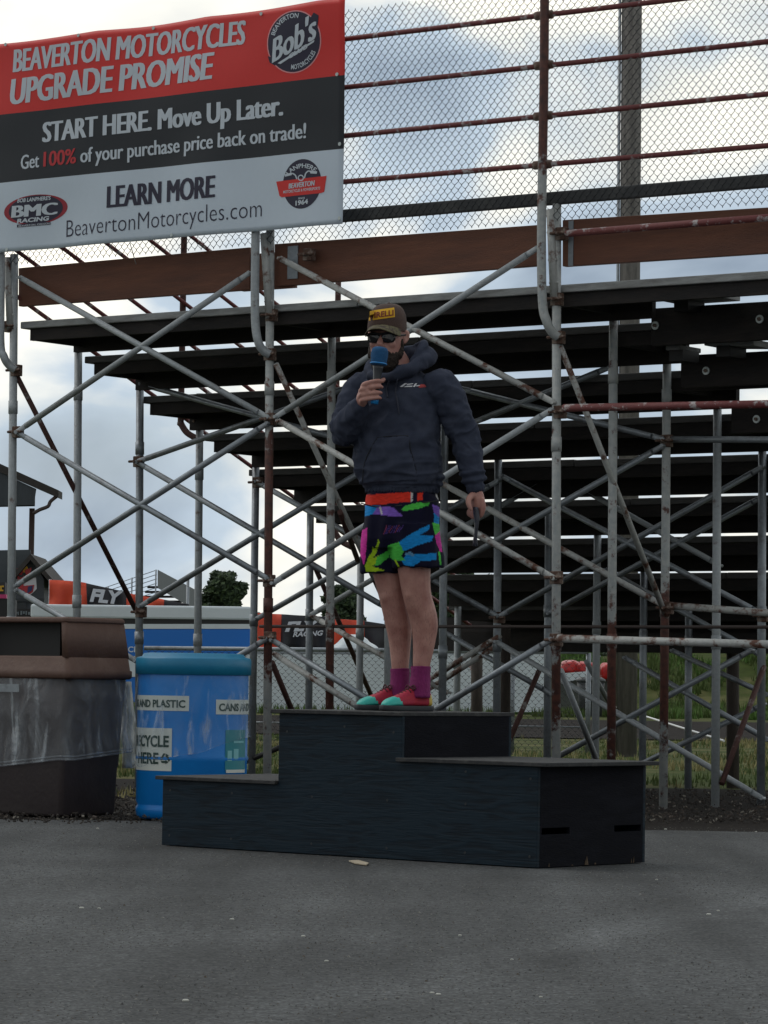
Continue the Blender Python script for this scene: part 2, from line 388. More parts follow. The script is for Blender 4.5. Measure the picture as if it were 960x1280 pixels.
# dark bark mulch below the stand
M_mulch = mat('dark bark mulch', (.018, .016, .015), .95, 0, (.055, .045, .036), 30, .52, .68, 1.0, 60, var=.6, spec=.06)
mp_far = [(G(-260, 985).x, 26.5), (G(760, 985).x, 25.6), (G(860, 982).x, 25.9), (G(1250, 985).x, 24.8)]
sheet('mulch_bed', [(p.x, p.y + .02) for p in far] + [(q[0], q[1]) for q in mp_far[::-1]], -.006, M_mulch)
M_gravel = mat('dark gravel track', (.016, .013, .012), .95, 0, (.032, .027, .024), 2, .45, .7, .8, 25, var=.4, spec=.06)
bm = NB(); bm.faces.new([bm.verts.new(p) for p in ((-60, 49, .004), (60, 47, .004), (60, 72, .004), (-60, 72, .004))])
tag(obj('gravel_track', bm, M_gravel), kind='structure')
# loose bark chips and grass tufts: uncountable
bm = NB()
for i in range(5200):
    px = random.uniform(-60, 1000); t = random.random() ** 1.5; y0 = G(px, 1030).y
    p = V((G(px, 1030).x, 0, 0)); p.y = y0 + .1 + t * 6 + random.uniform(-.12, .3); p.x *= p.y / y0
    s = random.uniform(.006, .024); a = random.uniform(0, 6.28)
    ex = V((math.cos(a), math.sin(a), random.uniform(-.5, .5))) * s; ey = V((-math.sin(a), math.cos(a), random.uniform(-.5, .5))) * s * random.uniform(.25, .6)
    add_box(bm, p + V((0, 0, random.uniform(-.003, .02))), ex, ey, V((0, 0, .008)), mi=0 if random.random() < .93 else 1)
tag(obj('bark_chips', bm, [mat('bark chip', (.028, .023, .02), .9, 0, (.07, .055, .045), 5, .5, .6, var=.5), mat('pale chip', (.22, .2, .17), .9)]), kind='stuff')
def tufts(name, regions, hgt, cols, seed):
    rnd = random.Random(seed); bm = NB()
    for (x0, x1, y0, y1, n) in regions:
        for i in range(n):
            p = V((rnd.uniform(x0, x1), rnd.uniform(y0, y1), 0)); p.z = ground_z(p.x, p.y) - .01
            if noise.noise(V((p.x * .7, p.y * .35, seed))) < -.12: continue
            mi = 0 if noise.noise(V((p.x * .5, p.y * .3, 9 + seed))) + rnd.uniform(-.35, .35) < .08 else 1
            for k in range(4):
                a = rnd.uniform(0, 6.28); h = hgt * rnd.uniform(.4, 1.2); d = V((math.cos(a), math.sin(a), 0)); s = V((-d.y, d.x, 0)) * h * .11
                q = p + d * rnd.uniform(0, .05)
                f = bm.faces.new([bm.verts.new(q - s), bm.verts.new(q + s), bm.verts.new(q + d * h * .35 + V((0, 0, h)))]); f.material_index = mi
    return tag(obj(name, bm, cols, normals=False), kind='stuff')
M_gr1 = mat('green blades', (.07, .105, .022), .8, var=.4); M_gr2 = mat('dry blades', (.26, .23, .10), .85, var=.4)
tufts('short_grass', [(-3, 5.5, 26, 48, 9000), (-3, 0, 22, 30, 900)], .07, [M_gr1, M_gr2], 1)
tufts('bank_grass', [(3, 14, 78, 100, 15000), (-6, 3, 76, 92, 3000)], .22, [M_gr1, mat('lush blades', (.075, .15, .025), .8, var=.4)], 4)

# ------------------------------------------------------------------ grandstand frame of reference
TH = R(36)
UU = V((math.cos(TH), -math.sin(TH), 0)); VV = V((math.sin(TH), math.cos(TH), 0)); ZZ = V((0, 0, 1))
P0 = P(695, 853, 20.5); RUN = .625
def FP(px, py, k=0.0, off=0.0): return hit(px, py, P0 + VV * (RUN * k + off), VV)
def UZ(p): q = p - P0; return q.dot(UU), p.z
def at(u, z, k=0.0, off=0.0): return V((P0.x, P0.y, 0)) + UU * u + VV * (RUN * k + off) + ZZ * z
def uof(px, py, k=0.0, off=0.0): return (FP(px, py, k, off) - P0).dot(UU)

stand = thing('grandstand', V((P0.x, P0.y, 0)), 'large open grandstand of rusty scaffold pipes and weathered wooden bench planks seen from behind', 'grandstand')
def pipe(name, p, q, r, m, parent=stand, seg=10):
    bm = NB(); add_tube(bm, p, q, r, seg=seg); return obj(name, bm, m, parent, origin=p)
def brace(x0, y0, x1, y1, k, m=M_galv, r=.0205, off=-.045, mname='cross_brace', clamp=True):
    """pipe with pressed flat ends and a stud at each end"""
    p, q = FP(x0, y0, k, off), FP(x1, y1, k, off); bm = NB(); d = (q - p).normalized()
    a, b = p + d * .09, q - d * .09
    add_tube(bm, a, b, r, seg=10)
    for e, s in ((p, a), (q, b)):
        add_path(bm, [s, (s + e) / 2, e], [r, r * .95, r * .9], 8, 2, .35, VV, ends=False)
        add_tube(bm, e - VV * .02, e + VV * .03, .012, seg=6)
    return obj(mname, bm, m, stand, origin=p)
def vbrace(x0, y0, k0, x1, y1, k1, m=M_rust, r=.019):
    return pipe('diagonal_brace', FP(x0, y0, k0), FP(x1, y1, k1), r, m)
def post(xt, yt, xb, yb, k, m=M_paint, r=.028, name='post', rust=None):
    p, q = FP(xt, yt, k), FP(xb, yb, k); d = q - p; q = p + d * ((p.z + .03) / -d.z)
    bm = NB()
    add_tube(bm, q, p, r, seg=14)
    if rust: m = rust_band(FP(xb, rust[1], k).z - q.z, FP(xb, rust[0], k).z - q.z, int(xt))
    rnd = random.Random(int(xt * 7))
    L_ = (p - q).length; j = rnd.uniform(.9, 1.3)
    while j < L_ - .3:                                                       # joint sleeves
        c = q + (p - q).normalized() * j; dd = (p - q).normalized()
        add_tube(bm, c, c + dd * .09, r * 1.16, seg=12); j += rnd.uniform(1.2, 1.7)
    return obj(name, bm, m, stand, origin=q)
def rust_band(z0, z1, seed):
    m = bpy.data.materials.new('paint worn to rust over a stretch'); m.use_nodes = True; t = m.node_tree; b = t.nodes['Principled BSDF']; b.inputs['Roughness'].default_value = .65
    tcn = N('ShaderNodeTexCoord', t); mpn = N('ShaderNodeMapping', t); mpn.inputs['Location'].default_value = (seed, 0, 0); lk(t, tcn.outputs['Object'], mpn.inputs[0])
    sp_ = N('ShaderNodeSeparateXYZ', t); lk(t, tcn.outputs['Object'], sp_.inputs[0])
    def mr(src, a, b_, c, d, sm=False):
        r_ = N('ShaderNodeMapRange', t); r_.inputs[1].default_value = a; r_.inputs[2].default_value = b_; r_.inputs[3].default_value = c; r_.inputs[4].default_value = d; lk(t, src, r_.inputs[0]); return r_.outputs[0]
    def mth(op, a, b_):
        n_ = N('ShaderNodeMath', t); n_.operation = op
        for i, v in enumerate((a, b_)):
            if isinstance(v, (int, float)): n_.inputs[i].default_value = v
            else: lk(t, v, n_.inputs[i])
        return n_.outputs[0]
    band = mth('MINIMUM', mr(sp_.outputs[2], z0 - .2, z0 + .2, 0, 1), mr(sp_.outputs[2], z1 - .25, z1 + .25, 1, 0))
    nz_ = N('ShaderNodeTexNoise', t); nz_.inputs['Scale'].default_value = 9; nz_.inputs['Detail'].default_value = 9; nz_.inputs['Roughness'].default_value = .7; lk(t, mpn.outputs[0], nz_.inputs['Vector'])
    fac = mr(mth('ADD', mth('MULTIPLY', band, .30), nz_.outputs[0]), .56, .64, 0, 1)
    n2_ = N('ShaderNodeTexNoise', t); n2_.inputs['Scale'].default_value = 30; n2_.inputs['Detail'].default_value = 6; lk(t, mpn.outputs[0], n2_.inputs['Vector'])
    def two(c0, c1):
        k_ = N('ShaderNodeMix', t); k_.data_type = 'RGBA'; k_.inputs[6].default_value = (*c0, 1); k_.inputs[7].default_value = (*c1, 1); lk(t, mr(n2_.outputs[0], .3, .7, 0, 1), k_.inputs[0]); return k_.outputs[2]
    mx_k = N('ShaderNodeMix', t); mx_k.data_type = 'RGBA'; lk(t, fac, mx_k.inputs[0]); lk(t, two((.30, .33, .34), (.42, .43, .42)), mx_k.inputs[6]); lk(t, two((.05, .024, .022), (.135, .048, .034)), mx_k.inputs[7])
    lk(t, mx_k.outputs[2], b.inputs['Base Color'])
    bp_ = N('ShaderNodeBump', t); bp_.inputs['Strength'].default_value = .35; bp_.inputs['Distance'].default_value = .006; lk(t, nz_.outputs[0], bp_.inputs['Height']); lk(t, bp_.outputs[0], b.inputs['Normal'])
    return m
# posts: front row and the rows behind, each stand-off line
for a in ((18, 318, 14, 770, 0, M_paint), (98, 428, 96, 770, 1, M_paint), (175, 470, 174, 770, 2, M_galv), (250, 492, 247, 815, 3, M_paint), (320, 575, 315, 950, 4, M_galv),
          (388, 640, 386, 880, 5, M_galv), (451, 700, 449, 880, 6, M_paint), (513, 735, 512, 880, 7, M_galv), (573, 718, 571, 880, 8, M_paint),
          (338, 288, 334, 960, 0, M_paint2, .028, 'post', (545, 830)), (415, 380, 412, 880, 1, M_paint2, .028, 'post', (790, 900)), (487, 440, 485, 880, 2, M_paint), (556, 500, 553, 880, 3, M_galv), (623, 550, 621, 880, 4, M_galv),
          (686, 640, 684, 935, 5, M_galv), (747, 665, 744, 950, 6, M_paint), (805, 700, 803, 950, 7, M_galv), (861, 745, 860, 980, 8, M_galv),
          (696, 255, 695, 945, 0, M_paint2, .028, 'post', (815, 890)), (767, 372, 764, 950, 1, M_paint2, .028, 'post', (780, 935)), (834, 430, 829, 1010, 2, M_paint2, .028, 'post', (760, 915)), (897, 488, 894, 1008, 3, M_paint), (953, 548, 951, 1000, 4, M_galv)):
    post(*a)
M_timber = mat('dark timber prop', (.05, .04, .035), .9, 0, (.1, .085, .07), 4, .5, .7, .4, 40, (3, 3, .6), .4)
for a in ((631, 780, 630, 930, 8), (916, 770, 916, 970, 9), (596, 770, 596, 930, 10)): post(*a, M_timber, .05, 'timber_prop')
# rust lower half sleeves are part of their posts; upper double tubes beside the fence brackets
for (x0, y0, x1, y1) in ((330, 292, 337, 398), (9, 322, 13, 412), (688, 262, 693, 376)):
    bm = NB(); p, q = FP(x0, y0, 0, -.03), FP(x1, y1, 0, -.03); add_tube(bm, p, q, .026, seg=12)
    for s in (.25, .55, .8): c = p.lerp(q, s); add_tube(bm, c - UU * .03, c + UU * .032, .008, seg=6)
    obj('upright_sleeve', bm, M_paint2, stand, origin=q)
# front X bracing
for a in ((25, 347, 335, 522, 0, M_paint), (312, 341, 21, 540, 0, M_paint), (22, 541, 334, 723, 0, M_galv), (335, 529, 20, 732, 0, M_galv),
          (350, 323, 692, 503, 0, M_paint2), (672, 310, 345, 521, 0, M_paint), (348, 526, 693, 723, 0, M_paint2), (690, 512, 341, 729, 0, M_paint),
          (340, 800, 500, 899, 0, M_galv), (334, 798, 270, 838, 0, M_galv), (690, 799, 520, 902, 0, M_galv), (21, 738, 170, 826, 0, M_galv)): brace(*a)
# bracing on the rows behind
for a in ((172, 577, 487, 466, 2, M_galv), (172, 578, 487, 762, 2, M_galv), (176, 480, 487, 566, 2, M_galv), (487, 568, 175, 758, 2, M_galv),
          (320, 602, 623, 771, 4, M_galv), (320, 774, 623, 601, 4, M_galv), (388, 769, 685, 598, 5, M_paint), (342, 817, 470, 898, 1, M_paint2), (390, 770, 560, 866, 5, M_paint2),
          (576, 486, 829, 549, 2, M_galv), (590, 529, 762, 459, 2, M_galv), (829, 557, 488, 751, 2, M_galv), (627, 595, 953, 768, 4, M_galv), (953, 584, 623, 771, 4, M_galv),
          (715, 604, 900, 707, 5, M_paint), (953, 621, 686, 767, 5, M_galv), (552, 604, 826, 755, 2, M_paint2), (553, 640, 690, 722, 3, M_paint), (757, 712, 953, 820, 6, M_galv),
          (620, 802, 953, 998, 4, M_paint), (939, 813, 684, 953, 4, M_galv), (781, 822, 960, 925, 6, M_galv), (840, 813, 960, 869, 8, M_galv), (535, 850, 623, 796, 4, M_paint2), (535, 862, 623, 806, 5, M_paint2),
          (555, 790, 690, 868, 5, M_galv), (955, 880, 740, 985, 7, M_galv)): brace(*a)
# diagonals running back under the seats
vbrace(19, 466, 0, 175, 773, 2.1, M_rust); vbrace(345, 455, 0, 490, 772, 2.1, M_paint2); vbrace(700, 432, 0, 833, 772, 2.0, M_paint2)
vbrace(392, 705, 5, 466, 874, 7, M_rust); vbrace(340, 828, .1, 372, 905, 1, M_rust); vbrace(701, 838, .1, 745, 948, 1.4, M_paint)
vbrace(955, 833, 4, 902, 980, 3, M_rust); vbrace(674, 838, 4.8, 637, 925, 4.2, M_rust); vbrace(733, 827, 6, 762, 880, 7, M_paint); vbrace(425, 640, 1, 447, 700, 3, M_rust)
# level pipes
pipe('ledger_pipe', FP(705, 510, 0, -.06), FP(1010, 504, 0, -.06), .024, M_redrail)
pipe('ledger_pipe', FP(698, 798, 0, -.06), FP(1010, 807, 0, -.06), .025, M_paint2)
pipe('ledger_pipe', FP(829, 549, 2), FP(1010, 550, 2), .022, M_galv)
pipe('ledger_pipe', FP(837, 757, 2), FP(1010, 770, 2), .024, M_paint2)
pipe('ledger_pipe', FP(708, 292, 0, -.07), FP(1010, 268, 0, -.07), .022, M_redrail)
pipe('tie_rod', FP(325, 783, 1, 0), FP(1010, 784, 1, 0), .011, mat('dark iron rod', (.04, .028, .025), .7))
pipe('ledger_pipe', FP(300, 955, 4), FP(360, 930, 4), .02, M_black)
# benches
ROW = [(25, 363, 410), (105, 416, 466), (175, 475, 523), (255, 529, 575), (310, 578, 624), (383, 627, 671), (450, 675, 716), (510, 718, 758), (560, 755, 800)]
rights = [None, None, None, None, None, None, None, None, None]
for j, (xl, yt, yb) in enumerate(ROW):
    off = RUN * j + .03
    z = FP(600, yt, 0, off).z; zb = FP(600, yb, 0, off + .53).z
    u0 = uof(xl, yt + (600 - xl) * .06, 0, off); u1 = uof(1030, yt - 20, 0, off)
    # plank deck: two boards with a gap, near one with the pale worn edge
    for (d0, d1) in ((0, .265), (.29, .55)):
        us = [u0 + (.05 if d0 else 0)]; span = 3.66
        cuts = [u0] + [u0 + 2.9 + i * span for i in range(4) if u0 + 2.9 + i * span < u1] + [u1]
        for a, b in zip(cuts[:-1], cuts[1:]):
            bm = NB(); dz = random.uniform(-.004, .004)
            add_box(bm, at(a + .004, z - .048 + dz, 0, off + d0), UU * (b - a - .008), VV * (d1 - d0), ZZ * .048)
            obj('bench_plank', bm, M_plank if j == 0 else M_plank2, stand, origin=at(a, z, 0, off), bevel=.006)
    # joist under the near edge and riser board at the far edge
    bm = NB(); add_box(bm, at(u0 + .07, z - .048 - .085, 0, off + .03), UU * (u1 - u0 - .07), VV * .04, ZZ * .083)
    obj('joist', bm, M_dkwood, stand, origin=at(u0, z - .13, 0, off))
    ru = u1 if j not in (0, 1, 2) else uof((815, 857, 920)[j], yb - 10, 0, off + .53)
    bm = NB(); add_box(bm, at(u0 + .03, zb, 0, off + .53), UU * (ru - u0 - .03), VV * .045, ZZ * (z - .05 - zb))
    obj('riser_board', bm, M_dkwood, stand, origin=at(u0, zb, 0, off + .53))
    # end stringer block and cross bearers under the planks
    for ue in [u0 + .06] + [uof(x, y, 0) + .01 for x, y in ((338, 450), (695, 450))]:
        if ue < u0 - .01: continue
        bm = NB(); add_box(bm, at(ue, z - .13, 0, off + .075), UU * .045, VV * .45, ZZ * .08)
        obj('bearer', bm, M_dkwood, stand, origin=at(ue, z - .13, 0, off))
# dark lowest deck and kick boards
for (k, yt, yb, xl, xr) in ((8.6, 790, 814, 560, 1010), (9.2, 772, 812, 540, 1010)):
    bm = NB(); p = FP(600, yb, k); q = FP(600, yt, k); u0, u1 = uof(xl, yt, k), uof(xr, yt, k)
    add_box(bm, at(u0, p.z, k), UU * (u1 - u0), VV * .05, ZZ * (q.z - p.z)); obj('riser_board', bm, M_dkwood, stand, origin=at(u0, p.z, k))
# bolted beams and loose seat boards of the next section on the right
for (k, xl, yt, yb, bolts) in ((1.0, 820, 384, 431, ((819.5, 407), (950, 399))), (1.75, 857, 443, 484, ((883, 463.5),)), (2.6, 920, 508, 541, ((946, 524),))):
    zt, zb = FP(xl + 20, yt, k).z, FP(xl + 20, yb, k).z; u0 = uof(xl - 6, yt, k); u1 = uof(1030, yt, k)
    bm = NB(); add_box(bm, at(u0, zb, k), UU * (u1 - u0), VV * .05, ZZ * (zt - zb)); b_ = obj('bolted_beam', bm, M_dkwood, stand, origin=at(u0, zb, k), bevel=.004)
    for (bx, by) in bolts:
        c = FP(bx, by, k); bm = NB(); add_tube(bm, c - VV * .008, c + VV * .001, .026, seg=16); add_tube(bm, c - VV * .02, c - VV * .007, .012, seg=6, mi=1)
        obj('bolt', bm, [M_bolt, M_clamp], b_, origin=c)
for (k, xa, ya, xb, yb, th) in ((.75, 824, 366, 899, 361, .05), (1.35, 880, 424, 942, 424, .04), (1.3, 832, 432, 850, 431, .03)):
    a, b = FP(xa, ya, k), FP(xb, yb, k); bm = NB(); add_box(bm, a - ZZ * th, b - a, VV * .26 , ZZ * th)
    obj('seat_board', bm, M_plank, stand, origin=a, bevel=.005)
    bm = NB(); c = a.lerp(b, .25); add_box(bm, c - ZZ * (th + .07), UU * .1, VV * .2, ZZ * .068); obj('bearer', bm, M_black, stand, origin=c)
# stained fascia beams across the top
for (xl, yl0, yl1, xr, yr0, yr1, off) in ((23, 335, 383, 312, 309, 362, .05), (343, 305, 358, 673, 281, 332, .05), (703, 275, 333, 1010, 256, 313, .05)):
    a0, a1, b0, b1 = FP(xl, yl0, 0, off), FP(xl, yl1, 0, off), FP(xr, yr0, 0, off), FP(xr, yr1, 0, off)
    bm = NB(); add_prism(bm, [a1, b1, b0, a0], VV * .05); obj('fascia_beam', bm, M_fascia, stand, origin=a1, bevel=.004)
bm = NB(); a0, a1 = FP(300, 305, 0, .06), FP(350, 360, 0, .06); add_box(bm, at(UZ(a0)[0], a1.z, 0, .075), UU * (UZ(a1)[0] - UZ(a0)[0] + .1), VV * .04, ZZ * .24); obj('splice_block', bm, M_fascia, stand, origin=a1)
bm = NB(); a0, a1 = FP(360, 308, 0, .045), FP(372, 348, 0, .045); add_box(bm, at(UZ(a0)[0], a1.z, 0, .042), UU * (UZ(a1)[0] - UZ(a0)[0]), VV * .006, ZZ * (a0.z - a1.z)); obj('steel_plate', bm, M_galv, stand, origin=a1)
bm = NB(); a0, a1 = FP(711, 276, 0, .045), FP(718, 332, 0, .045); add_box(bm, at(UZ(a0)[0], a1.z, 0, .042), UU * .035, VV * .006, ZZ * (a0.z - a1.z)); obj('steel_plate', bm, M_galv, stand, origin=a1)
# rusty clamps
for (x, y, k) in ((336, 443, 0), (697, 422, 0), (19, 463, 0), (338, 394, 0), (695, 374, 0), (11, 408, 0), (699, 515, 0), (337, 524, 0), (335, 726, 0), (336, 797, 0), (694, 800, 0), (694, 722, 0), (21, 540, 0),
                  (321, 603, 4), (172, 577, 2), (175, 765, 2), (623, 772, 4), (832, 551, 2), (833, 760, 2), (953, 770, 4), (247, 527, 3), (701, 292, 0), (385, 318, 0)):
    c = FP(x, y, k, -.02); bm = NB(); s = .036
    add_box(bm, c - UU * s - ZZ * s * 1.1 - VV * .012, UU * 2 * s, VV * .05, ZZ * 2.2 * s)
    add_tube(bm, c - UU * .06 - VV * .03, c + UU * .07 - VV * .03, .011, seg=6); add_tube(bm, c - VV * .05, c + VV * .05, .013, seg=6)
    obj('clamp', bm, M_clamp, stand, origin=c, bevel=.006)

# ------------------------------------------------------------------ guard fence on top of the stand
fence = thing('chain_link_fence', FP(680, 290, 0, -.05), 'rusty red railed chain link guard fence along the top back of the grandstand', 'fence')
def px_line(pts, x):
    (x0, y0), (x1, y1) = pts; return y0 + (y1 - y0) * (x - x0) / (x1 - x0)
for pts in (((480, 43), (680, 19)), ((480, 104), (960, 52)), ((480, 165), (960, 117.5)), ((480, 223), (960, 182))):
    p, q = FP(-40, px_line(pts, -40), 0, -.06), FP(1010, px_line(pts, 1010), 0, -.06)
    pipe('rail', p, q, .0165, M_redrail, fence)
pl = ((480, 265), (960, 225)); p, q = FP(-40, px_line(pl, -40), 0, -.02), FP(1010, px_line(pl, 1010), 0, -.02)
bm = NB(); add_prism(bm, [p - ZZ * .04, q - ZZ * .04, q + ZZ * .04, p + ZZ * .04], VV * .045); obj('toe_board', bm, mat('dark weathered board', (.06, .062, .065), .8, 0, (.1, .1, .1), 4, .5, .7, .3, 40, var=.3), fence, origin=p, bevel=.01)
for path in ([(681, -60), (680, 100), (677, 280), (678, 375), (683.5, 402), (690, 415), (697, 421)], [(322, 40), (321, 200), (319, 330), (319, 398), (322.5, 426), (329, 438), (337, 443)],
             [(-2, 60), (1, 320), (0.5, 425), (5, 446), (11, 456), (19, 462)]):
    bm = NB(); pts = [FP(x, y, 0, -.11 if i < len(path) - 3 else -.11 + .035 * (i - len(path) + 3)) for i, (x, y) in enumerate(path)]
    add_path(bm, pts, .0285, 14, 6, ends=False); obj('fence_post', bm, rust_band(1.15, 3.0, 5) if path[0][0] == 681 else M_paint, fence, origin=pts[-1])
for (x, y) in ((680, 19), (680, 81.5), (679, 145), (678, 206)):
    c = FP(x, y, 0, -.08); bm = NB(); add_tube(bm, c - UU * .06, c + UU * .06, .027, seg=10); obj('rail_clamp', bm, M_clamp, fence, origin=c)
def chainlink(name, u0, u1, z0, z1, s, h, r, fn, parent, m):
    """woven zigzag wires; fn(u, z, depth) gives the place"""
    bm = NB(); n = int((u1 - u0) / s); rows = int((z1 - z0) / h)
    for i in range(n):
        prev = None; ph = i & 1
        for k in range(rows + 1):
            sg = 1 if (k + ph) & 1 else -1
            u = u0 + i * s + sg * s * .5 + .004 * noise.noise(V((i * .2, k * .15, 1))); zz = z0 + k * h + .006 * noise.noise(V((i * .15, k * .2, 5))); d = sg * r * .8 * (1 if ph else -1)
            for dzz in (-.14 * h, .14 * h):
                c = [bm.verts.new(fn(u, zz + dzz, d - r)), bm.verts.new(fn(u + r, zz + dzz + .6 * r * sg, d + r)), bm.verts.new(fn(u - r, zz + dzz - .6 * r * sg, d + r))]
                if prev:
                    for a in range(3): bm.faces.new((prev[a], prev[(a + 1) % 3], c[(a + 1) % 3], c[a]))
                prev = c
    return obj(name, bm, m, parent, normals=False)
zb = FP(480, 293, 0, -.03).z; zt = FP(480, 3, 0, -.03).z
chainlink('wire_mesh', uof(-30, 300), uof(1000, 250), zb, zt, .0265, .030, .0023, lambda u, z, d: at(u, z, 0, -.035 + d), fence, M_wire)

# descending side rail at the far left end of the stand
side = thing('side_railing', FP(17, 400, 0), 'thin maroon pipe railing stepping down the left end of the grandstand', 'railing')
uL = uof(17, 400)
for y0 in (368, 312, 266, 218, 171, 124):
    z0 = FP(17, y0, 0).z; pipe('rail', at(uL, z0, 0), at(uL, z0 - .385 * RUN * 9, 9), .015, M_redrail, side)
for (x, k, yb) in ((226, 3, 525), (418, 6, 660)):
    zt_ = FP(x, 228 if k == 3 else 350, k).z; q = FP(x, yb, k); e1 = FP(x + 8, yb + 16, k); e2 = FP(x + 22, yb + 24, k)
    bm = NB(); add_path(bm, [q + ZZ * (zt_ - q.z), q.lerp(q + ZZ * (zt_ - q.z), .5), q + ZZ * .03, q - ZZ * .02, e1, e2], .024, 10, 5, ends=False); obj('rail_post', bm, M_rust, side, origin=q)

# ------------------------------------------------------------------ advertising banner
BO = -.17
bl, br, tr = FP(-14, 319.5, 0, BO), FP(428, 277, 0, BO), FP(432, -3, 0, BO)
ub0, ub1 = UZ(bl)[0], UZ(br)[0]; zb0 = (bl.z + br.z) / 2; zb1 = tr.z
ban = thing('advertising_banner', at(ub0, zb0, 0, BO), 'red black and pale grey motorcycle shop advertising banner tied to the top fence', 'banner')
M_bred = mat('banner red vinyl', L(212, 40, 36), .5, var=.04); M_bblk = mat('banner black vinyl', L(16, 24, 34), .5, var=.06); M_bgry = mat('banner white vinyl', (.56, .645, .74), .45, var=.03)
M_navy = mat('print navy', L(26, 22, 52), .5, var=.03); M_bwht = mat('print white', (.56, .62, .69), .5, var=.03)
z_a = FP(213, 119, 0, BO).z; z_b = FP(213, 207.5, 0, BO).z
def banner_pt(u, z, e=0.0):
    t = (u - ub0) / (ub1 - ub0); q = (z - zb0) / (zb1 - zb0)
    d = -.018 * math.sin(t * 9) * (q ** 2) - .010 * math.sin(t * 21 + 1) * (1 - q) ** 2 - .012 * noise.noise(V((u * 2, z * 2.5, 0)))
    sag = -.012 * (q ** 6) * abs(math.sin(t * math.pi * 3.2))
    return at(u, z + sag, 0, BO + d - e)
bm = NB(); nu = 60; zs = [zb0 + (z_b - zb0) * i / 14 for i in range(14)] + [z_b + (z_a - z_b) * i / 12 for i in range(12)] + [z_a + (zb1 - z_a) * i / 14 for i in range(15)]
gr = [[bm.verts.new(banner_pt(ub0 + (ub1 - ub0) * i / nu, z)) for i in range(nu + 1)] for z in zs]
for j in range(len(zs) - 1):
    mi = 2 if j < 14 else (1 if j < 26 else 0)
    for i in range(nu):
        f = bm.faces.new((gr[j][i], gr[j][i + 1], gr[j + 1][i + 1], gr[j + 1][i])); f.material_index = mi; f.smooth = True
o = obj('panel', bm, [M_bred, M_bblk, M_bgry], ban)
sm = o.modifiers.new('thick', 'SOLIDIFY'); sm.thickness = .003; sm.offset = -1 if o.data.polygons[0].normal.dot(VV) < 0 else 1
def bpx(px, py, e=.003):
    u, z = UZ(FP(px, py, 0, BO)); return banner_pt(u, z, e)
def btext(name, body, p0, p1, hpx, m, bold=0.0, shear=0.0, par=ban, e=.0018, fat=0.0):
    a = UZ(FP(*p0, 0, BO)); b = UZ(FP(*p1, 0, BO)); h = hpx * (FP(*p0, 0, BO) - CAM).dot(_fw) / F
    bm = NB(); put_text(bm, body, lambda s, t: banner_pt(a[0] + (b[0] - a[0]) * s, a[1] + (b[1] - a[1]) * s + h * t, e), bold, shear, maxlen=.3, fat=fat)
    return obj(name, bm, m, par, normals=False)
btext('lettering', 'BEAVERTON MOTORCYCLES', (16, 90), (307, 54), 29.5, M_bwht, 0, .10, fat=.0044)
btext('lettering', 'UPGRADE PROMISE', (13, 131), (267, 98), 33, M_bwht, 0, .10, fat=.0066)
btext('lettering', 'START HERE. Move Up Later.', (53, 178), (355, 144), 25.5, M_bwht, 0, fat=.0046)
btext('lettering', 'Get', (27, 212), (50, 209), 18, M_bwht, 0, fat=.02)
btext('lettering', '100%', (55, 208.5), (96, 204), 19, mat('print red', L(190, 40, 48), .5), 0, fat=.016)
btext('lettering', 'of your purchase price back on trade!', (101, 203.5), (383, 172.5), 18.5, M_bwht, 0, fat=.0022)
btext('lettering', 'LEARN MORE', (134, 260), (270, 246.5), 27.5, M_navy, 0, fat=.0095)
btext('lettering', 'BeavertonMotorcycles.com', (82, 296.5), (326, 270.5), 22, M_navy, -.012)
def bpoly(bm, pts, e, mi=0):
    tb = bmesh.new(); tb.faces.new([tb.verts.new((x, y, 0)) for x, y in pts]); bmesh.ops.triangulate(tb, faces=tb.faces)
    for _ in range(4):
        le = [q for q in tb.edges if q.calc_length() > 6]
        if not le: break
        bmesh.ops.subdivide_edges(tb, edges=le, cuts=1); bmesh.ops.triangulate(tb, faces=tb.faces)
    tb.verts.index_update(); nv = [bm.verts.new(bpx(v.co.x, v.co.y, e)) for v in tb.verts]
    for f in tb.faces: bm.faces.new([nv[v.index] for v in f.verts]).material_index = mi
    tb.free()
def ell_px(cx, cy, rx, ry, n=40, sk=-.10): return [(cx + rx * math.cos(t), cy + ry * math.sin(t) + sk * rx * math.cos(t)) for t in [2 * math.pi * i / n for i in range(n)]]
def arc_text(bm, body, cx, cy, rx, ry, a0, a1, h, e, inward, mi=0, bold=.02):
    def fn(s, t):
        a = a0 + (a1 - a0) * s; k = (1 + t * h) if not inward else (1 - t * h)
        return bpx(cx + rx * k * math.cos(a), cy - ry * k * math.sin(a) - .10 * rx * k * math.cos(a), e)
    put_text(bm, body, fn, bold, maxlen=.3, mi=mi)
